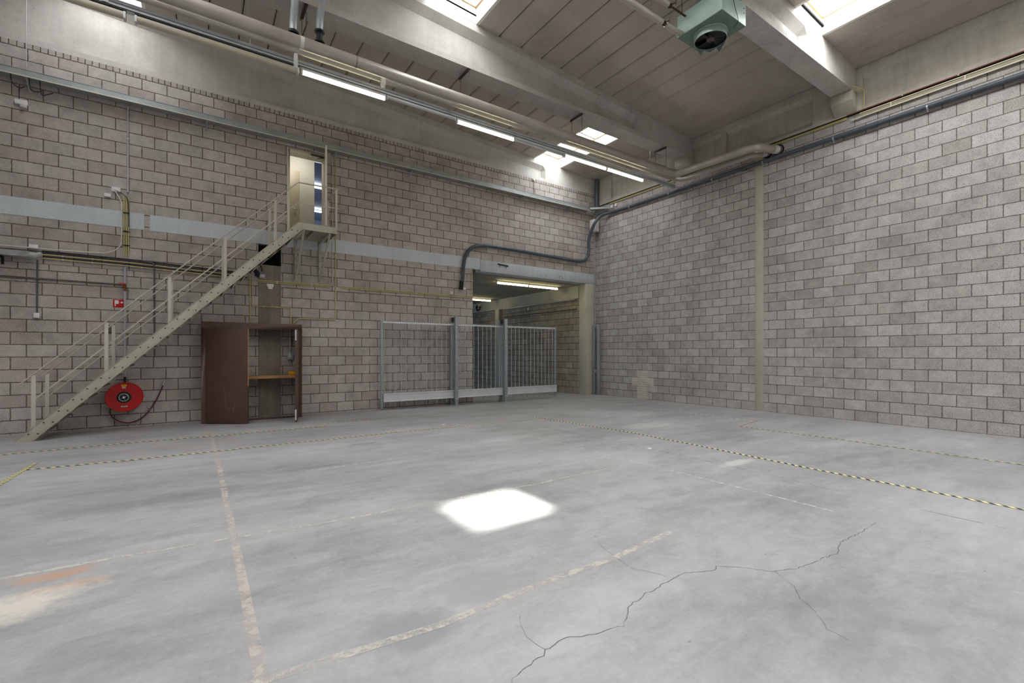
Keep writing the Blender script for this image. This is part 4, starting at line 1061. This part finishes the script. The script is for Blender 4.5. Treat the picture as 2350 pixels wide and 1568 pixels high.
def lamp(x0, x1, label, lit, y=TY, ztop=6.833, tubemat='tube', grp='fluorescent lamps on the long trunking'):
    t = thing('fluorescent_lamp', label, 'lamp', ((x0+x1)/2, y, ztop-.1), grp)
    g = G(); g.box(x0,x1,y-.035,y+.035,ztop-.045,ztop); g.build('housing', MAT['white_metal'], parent=t, bevel=.003)
    for x in (x0+.012, x1-.012):
        g = G(); g.box(x-.012,x+.012,y-.032,y+.032,ztop-.115,ztop-.045); g.build('lamp_socket', MAT['white'], parent=t, bevel=.004)
    g = G(); g.tube([(x0+.026,y,ztop-.082),(x1-.026,y,ztop-.082)], .030 if lit else .019, 12)
    g.build('tube', MAT[tubemat if lit else 'white_metal'], parent=t)
    return t
def batten(x0, x1, label):
    t = thing('fluorescent_lamp', label, 'lamp', ((x0+x1)/2, TY, 6.72), 'fluorescent lamps on the long trunking')
    g = G(); g.box(x0,x1,TY-.03,TY+.03,6.805,6.833); g.build('housing', MAT['slot'], parent=t)
    g = G(); pr = [(TY-.05,6.795),(TY-.056,6.77),(TY-.048,6.735),(TY-.025,6.715),(TY+.025,6.715),(TY+.048,6.735),(TY+.056,6.77),(TY+.05,6.795)]
    g.prism([(x0+.03,a,b) for a, b in pr], (x1-x0-.06,0,0)); g.build('diffuser', MAT['batten'], parent=t, angle=60)
    for x in (x0, x1-.032):
        g = G(); g.box(x,x+.032,TY-.058,TY+.058,6.70,6.803); g.build('lamp_socket', MAT['white_metal'], parent=t, bevel=.006)
batten(-17.2,-15.45,'unlit cream lamp at the far start of the trunking above the stair foot')
batten(-15.42,-13.66,'unlit cream lamp on the trunking below the rooflight over the stair')
batten(-13.56,-11.22,'longest unlit cream lamp on the trunking, next to the first lit tube')
lamp(-11.18,-9.60,'lit fluorescent lamp on the trunking, the first glowing one coming from the stair side',True)
t = thing('fluorescent_lamp','dark lamp with bare white reflector on the trunking between the first two glowing lamps','lamp',(-8.8,TY,6.78),'fluorescent lamps on the long trunking')
g = G(); g.box(-9.58,-8.0,TY-.035,TY+.035,6.79,6.833); g.build('housing', MAT['white_metal'], parent=t, bevel=.003)
for x in (-9.57,-8.03): G().box(x,x+.02,TY-.03,TY+.03,6.765,6.789).build('lamp_socket', MAT['white'], parent=t)
lamp(-7.98,-6.42,'lit fluorescent lamp on the trunking standing alone between two dark lamps',True)
lamp(-6.40,-4.84,'unlit bare tube lamp on the trunking just before the rooflight with the dark bars',False)
lamp(-4.82,-3.28,'lit fluorescent lamp on the trunking beneath the rooflight near the hall corner',True)
lamp(-3.26,-1.72,'last lit fluorescent lamp on the trunking, closest to the grey wall',True)
for x0, x1, yy, lb in ((-3.86,-2.43,1.12,'lit fluorescent lamp on the passage ceiling farther from the passage block wall'),(-2.41,-.97,1.14,'lit fluorescent lamp on the passage ceiling nearer to the passage block wall'),(-2.40,-.94,6.2,'lit fluorescent lamp deeper inside the passage, half hidden by the opening edge'),(-5.4,-3.95,1.12,'lit fluorescent lamp on the passage ceiling hidden behind the gate wall'),(-3.9,-2.45,6.2,'lit lamp deep in the passage out of sight behind the block wall')):
    if x0 in (-5.4,-3.9): continue
    lamp(x0, x1, lb, True, yy, 4.198, 'tube_pass', 'fluorescent lamps in the passage')

# ================================================================ HEATING PIPES
BX, BZ = -.88, 6.955
hp = thing('heating_pipe', 'thick jacketed heating pipe hung beside the roof beam, bending along the grey wall', 'pipe', (-9,-4.25,BZ))
path = fillet([(-20.5,-4.25,BZ),(BX,-4.25,BZ),(BX,-6.60,BZ-.03),(-.06,-6.77,BZ+.03)], .26, 8)
g = G(); g.tube(path, .105, 20); g.build('pipe', MAT['pipe'], parent=hp)
g = G(); g.tube([(-.22,-6.738,BZ+.015),(-.075,-6.767,BZ+.027)], .110, 20); g.build('end_collar', MAT['white_wrap'], parent=hp)
g = G(); g.lathe([(.11,0),(.14,0),(.14,.02),(.11,.02)], (-.003,-6.785,BZ+.03), (-1,0,0), 20); g.build('wall_plate', MAT['black'], parent=hp)
for x in (-17,-14.4,-12.6,-11.22,-10.35,-9.2,-8.5,-6.6,-5.0,-3.3,-1.9):
    g = G(); g.tube([(x-.012,-4.25,BZ),(x+.012,-4.25,BZ)], .1075, 20); g.build('band', MAT['pipe_band'] if x in (-10.35,) else MAT['pipe'], parent=hp)
g = G(); g.tube([(-11.30,-4.25,BZ),(-11.24,-4.25,BZ)], .1085, 20); g.build('band', MAT['white_wrap'], parent=hp)
SX, SZ = -.45, 7.03
hs = thing('heating_pipe', 'thinner jacketed heating pipe beside the thick one, nearer the light trunking', 'pipe', (-9,-3.87,SZ))
path = fillet([(-20.5,-3.87,SZ),(SX,-3.87,SZ),(SX,-4.25,SZ-.13),(SX,-6.33,SZ-.13),(-.06,-6.49,SZ-.065)], .16, 6)
g = G(); g.tube(path, .066, 16); g.build('pipe', MAT['pipe'], parent=hs)
g = G(); g.tube([(-.19,-6.44,SZ-.09),(-.075,-6.484,SZ-.068)], .070, 16); g.build('end_collar', MAT['white_wrap'], parent=hs)
g = G(); g.lathe([(.07,0),(.105,0),(.105,.02),(.07,.02)], (-.003,-6.505,SZ-.06), (-1,0,0), 16); g.build('wall_plate', MAT['black'], parent=hs)
for x in (-14.1,-12.2,-10.0,-7.0,-4.4,-2.3):
    g = G(); g.tube([(x-.01,-3.87,SZ),(x+.01,-3.87,SZ)], .068, 16); g.build('band', MAT['pipe'], parent=hs)
g = G()
for i in range(4): g.tube(spline([(-9.78+.02*i,-3.87,SZ+.07),(-9.77+.025*i,-3.945,SZ-.02),(-9.76+.02*i,-3.93,SZ-.16-.02*(i%2)),(-9.75+.02*i,-3.86,SZ-.10),(-9.76+.02*i,-3.80,SZ+.02)],5), .012, 6)
g.build('cable_coil', MAT['white_wrap'], parent=hs)
# hangers under the beam: red brown angle and two rods each
for i, x in enumerate((-7.97,-4.71,-1.36,-11.2,-14.6)):
    lab = ('red-brown hanger bracket under the roof beam above the middle of the heating pipes', 'red-brown hanger bracket under the roof beam beside the barred rooflight', 'red-brown hanger bracket under the roof beam end by the grey wall', 'red-brown hanger bracket under the roof beam at the upright branch pipes', 'red-brown hanger bracket farthest from the grey wall')[i]
    if i == 4: continue
    t = thing('pipe_hanger', lab, 'hanger', (x,-4.05,7.6), 'pipe hangers under the roof beam')
    g = G(); g.box(x-.03,x+.03,-4.275,-3.84,7.645,7.655); g.box(x-.03,x-.022,-4.275,-3.84,7.60,7.655); g.build('bracket', MAT['brown_steel'], parent=t)
    for yy, zb in ((-4.25,BZ+.108),(-3.87,SZ+.069)):
        g = G(); g.tube([(x,yy,7.65),(x,yy,zb)], .006, 6); g.build('rod', MAT['bolt'], parent=t)
# upright branches crossing the beam
br = thing('branch_pipe', 'silver jacketed branch pipe rising from the thick heating pipe past the roof beam, with valve', 'pipe', (-11.0,-4.42,7.06))
g = G(); g.tube(fillet([(-10.98,-4.25,7.28),(-10.98,-4.27,7.45),(-10.98,-4.50,7.80),(-10.98,-4.52,8.4)], .1, 4), .062, 14); g.build('pipe', MAT['galv'], parent=br)
g = G(); g.tube([(-10.98,-4.25,7.065),(-10.98,-4.25,7.26)], .052, 14); g.lathe([(.0,0),(.085,0),(.085,.025),(0,.025)], (-10.98,-4.25,7.068), (0,0,1), 18); g.lathe([(0,0),(.085,0),(.085,.03),(0,.03)], (-10.98,-4.25,7.245), (0,0,1), 18); g.build('valve', MAT['black'], parent=br)
g = G(); g.lathe([(.065,0),(.068,.0),(.068,.05),(.065,.05)], (-10.98,-4.36,7.60), (0,-.4,.85), 16, True); g.build('tape_ring', MAT['orange_wood'], parent=br)
br2 = thing('branch_pipe', 'grey jacketed branch pipe rising past the roof beam on a black flange, stair side', 'pipe', (-11.5,-4.40,7.06))
g = G(); g.tube(fillet([(-11.40,-4.25,7.08),(-11.40,-4.26,7.25),(-11.40,-4.52,7.78),(-11.40,-4.52,8.4)], .1, 4), .060, 14); g.build('pipe', MAT['galv'], parent=br2)
g = G(); g.lathe([(0,0),(.09,0),(.09,.02),(0,.02)], (-11.40,-4.25,7.064), (0,0,1), 18); g.lathe([(0,0),(.08,0),(.08,.015),(0,.015)], (-11.40,-4.25,7.095), (0,0,1), 18); g.build('flange', MAT['black'], parent=br2)
g = G(); g.box(-11.33,-11.27,-3.90,-3.835,6.70,6.96); g.build('drain_stub', MAT['white_metal'], parent=hs, bevel=.006)

# ================================================================ UNIT HEATER
HX0, HX1, HY0, HY1, HZ0, HZ1 = -5.80, -5.09, -8.68, -7.84, 7.13, 7.50
uh = thing('unit_heater', 'pale green square unit heater with a round fan outlet hung below the roof', 'heater', ((HX0+HX1)/2,(HY0+HY1)/2,HZ0-.3))
g = G(); g.box(HX0,HX1,HY0,HY1,HZ0,HZ1); g.build('casing', MAT['green'], parent=uh, bevel=.006)
cx, cy = (HX0+HX1)/2+.02, (HY0+HY1)/2+.02
g = G(); g.box(HX0+.004,HX1-.004,HY0+.004,HY1-.004,HZ0-.004,HZ0+.001); g.build('base_panel', MAT['green_shade'], parent=uh)
g = G(); R_ = .265
g.lathe([(R_+.012,-.004),(R_+.012,-.02),(R_,-.025),(R_,-.13),(R_-.008,-.13),(R_-.008,-.004)], (cx,cy,HZ0), (0,0,1), 40, True); g.build('outlet_collar', MAT['green'], parent=uh)
g = G(); g.lathe([(0,-.008),(R_-.01,-.008),(R_-.01,-.108),(R_-.016,-.108),(R_-.016,-.012),(0,-.012)], (cx,cy,HZ0), (0,0,1), 32); g.build('shade_liner', MAT['gap_shade'], parent=uh)  # black liner added, shade inside the outlet put in as colour
g = G()
for a in range(4):
    a0 = a*PI/2+.35
    for q in range(4):
        p = [(cx+math.cos(a0+b)*r_, cy+math.sin(a0+b)*r_, HZ0-.06-.045*(b/1.3)) for r_, b in ((.05,.33*q),(.25,.33*q),(.25,.33*(q+1)),(.05,.33*(q+1)))]
        g.prism(p, (0,0,-.004))
g.build('fan_blade', MAT['hub'], parent=uh)
g = G(); g.lathe([(0,-.125),(.045,-.123),(.065,-.11),(.07,-.02),(0,-.02)], (cx,cy,HZ0), (0,0,1), 20); g.tube([(cx,cy,HZ0-.12),(cx,cy,HZ0-.17)], .008, 6); g.build('fan_motor', MAT['motor'], parent=uh)
for mid in (-8, 34, 76):                             # pointed flaps turned down from the far side of the collar
    g = G(); P0 = []; P1 = []; n = 9
    for q in range(n):
        t = q/(n-1); b = math.radians(mid-20+40*t); f = 1-abs(2*t-1)
        if mid == 34: f *= .35
        P0.append(V((cx+math.cos(b)*(R_-.004), cy+math.sin(b)*(R_-.004), HZ0-.125)))
        rr = R_-.004-.045*f
        P1.append(V((cx+math.cos(b)*rr, cy+math.sin(b)*rr, HZ0-.13-.13*f)))
    for q in range(n-1):
        g.quad([P0[q],P0[q+1],P1[q+1],P1[q]])
        ins = lambda p: V((cx+(p.x-cx)*.985, cy+(p.y-cy)*.985, p.z))
        g.quad([ins(P0[q]),ins(P1[q]),ins(P1[q+1]),ins(P0[q+1])])
    g.build('outlet_flap', MAT['green'], parent=uh)
for x, yy in ((HX0+.05,HY0+.06),(HX1-.05,HY0+.06),(HX0+.05,HY1-.06),(HX1-.05,HY1-.06)):
    g = G(); g.tube([(x,yy,HZ1),(x,yy,zr(x)-.0 if not (-8.53<yy<-8.1) else 7.7)], .007, 6); g.build('hanger_rod', MAT['bolt'], parent=uh)
g = G(); g.tube(spline([(HX0+.28,HY0-.006,HZ1),(HX0+.36,HY0-.008,HZ0+.18),(HX0+.46,HY0-.006,HZ0-.006),(HX0+.55,HY0+.12,HZ0-.012)],5), .005, 6); g.build('cable', MAT['bolt'], parent=uh)
for x, z in ((HX0+.06,HZ0+.18),(HX1-.06,HZ0+.28),(HX1-.06,HZ0+.2),(HX0+.06,HZ0+.3)):
    g = G(); g.lathe([(0,.006),(.009,.006),(.009,0)], (x,HY0,z), (0,-1,0), 8); g.build('screw', MAT['bolt'], parent=uh)
def hpipe(y, z, x_end, label, tail):
    t = thing('heater_supply_pipe', label, 'pipe', (-7.5,y,z-.06), 'pipes feeding the unit heater')
    g = G(); g.tube([(-20.0,y,z),(x_end,y,z)], .050, 14); g.build('pipe', MAT['pipe'], parent=t)
    for x in (-12.5,-9.0,-6.6): G().tube([(x,y,z+.05),(x,y,zr(x))], .005, 6).build('hanger_rod', MAT['bolt'], parent=t)
    v = G(); v.tube([(x_end,y,z),(tail,y,z)], .016, 8); v.lathe([(.0,0),(.035,0),(.04,.03),(.035,.06),(0,.06)], (x_end+.02,y,z), (1,0,0), 14); v.tube([(x_end+.05,y,z),(x_end+.05,y-.12,z-.02)], .008, 6); v.tube([(x_end+.05,y-.12,z+.03),(x_end+.05,y-.12,z-.06)], .008, 6)
    v.build('valve', MAT['copper_dark'], parent=t)
    return t
p1 = hpipe(-8.02, 7.40, -6.30, 'jacketed supply pipe of the green unit heater, the upper one', HX0-.02)
p2 = hpipe(-7.915, 7.16, -6.32, 'jacketed supply pipe of the green unit heater, the lower one with a straight end piece', HX0-.02)
g = G(); g.tube([(-6.22,-7.915,7.16),(HX0-.012,-7.915,7.16)], .046, 14); g.build('end_pipe', MAT['pipe'], parent=p2)

# ================================================================ PASSAGE FITTINGS
t = conduit('pipe', 'thin dark pipe along the passage block wall at about head height above the gate', [[(PX-.03,.5,3.30),(PX-.03,5.7,3.30)]], 'motor', .016, cat='pipe')
for yy in (1.2,3,4.8): G().box(PX-.05,PX-.002,yy-.01,yy+.01,3.28,3.32).build('mounting_clip', MAT['bolt'], parent=t)
t = thing('cable_tray', 'small dark cable tray just under the concrete beam in the passage', 'cable tray', (PX-.08,3,3.65))
g = G(); g.box(PX-.12,PX-.034,.5,5.6,3.66,3.668); g.box(PX-.125,PX-.118,.5,5.6,3.66,3.705); g.box(PX-.12,PX-.034,6.4,13,3.60,3.608); g.box(PX-.125,PX-.118,6.4,13,3.60,3.66); g.build('channel', MAT['tray'], parent=t)
t = thing('cable_reel_clutter', 'dark tangle of cable coils hanging high in the passage beside the lamp', 'cables', (-.75,7.9,3.6))
g = G()
rr = random.Random(5)
for i in range(6):
    c = V((-.66,7.75+rr.uniform(-.18,.25),3.93+rr.uniform(-.05,.08))); r_ = rr.uniform(.1,.15)
    g.tube([c+V((rr.uniform(-.01,.01), math.cos(a*PI/8)*r_, math.sin(a*PI/8)*r_)) for a in range(17)], .016, 6)
g.build('coil', MAT['black'], parent=t)
g = G(); g.box(-.72,-.60,7.72,7.84,3.98,4.12); g.lathe([(0,0),(.05,0),(.05,.03),(0,.03)], (-.70,7.78,3.9), (-1,0,0), 14); g.build('box', MAT['cream_pipe'], parent=t)
tag(G().box(PX-.06,PX-.032,3.6,3.72,3.50,3.60).build('socket_box', MAT['white_dull']), 'small white box on the passage wall below the little cable tray', 'box')

# ================================================================ LIGHT, SKY, CAMERA
sun = bpy.data.lights.new('sun', 'SUN'); sun.energy = 11; sun.angle = math.radians(1.1); sun.color = (1,.97,.92)
so = bpy.data.objects.new('sun', sun); COL.objects.link(so)
so.rotation_euler = V((-7.85,-7.38,-8.62)).to_track_quat('-Z', 'Y').to_euler(); so.location = (6,6,16)
wd = bpy.data.worlds.new('sky'); SC.world = wd; wd.use_nodes = True
bg = wd.node_tree.nodes['Background']; bg.inputs[0].default_value = (.86,.93,1,1); bg.inputs[1].default_value = 9

cam = bpy.data.cameras.new('camera'); co = bpy.data.objects.new('camera', cam); COL.objects.link(co)
F, A, Y0 = 1058.637, .969642, 809.81
cam.sensor_fit = 'HORIZONTAL'; cam.sensor_width = 36; cam.lens = 36*F/2350
cam.shift_y = (Y0-784)/2350
cam.clip_start = .05; cam.clip_end = 200
co.location = (-12.7824,-12.88708,1.59686)
co.rotation_euler = (PI/2, 0, A-PI/2)
SC.camera = co
vs = SC.view_settings; vs.view_transform = 'Standard'; vs.look = 'None'; vs.gamma = 1; vs.use_curve_mapping = False; vs.exposure = 1.22
SC.cycles.max_bounces = 10; SC.cycles.diffuse_bounces = 5; SC.cycles.glossy_bounces = 3; SC.cycles.transparent_max_bounces = 12
SC.cycles.caustics_reflective = False; SC.cycles.caustics_refractive = False
SC.cycles.sample_clamp_indirect = 6
SC.cycles.use_denoising = True
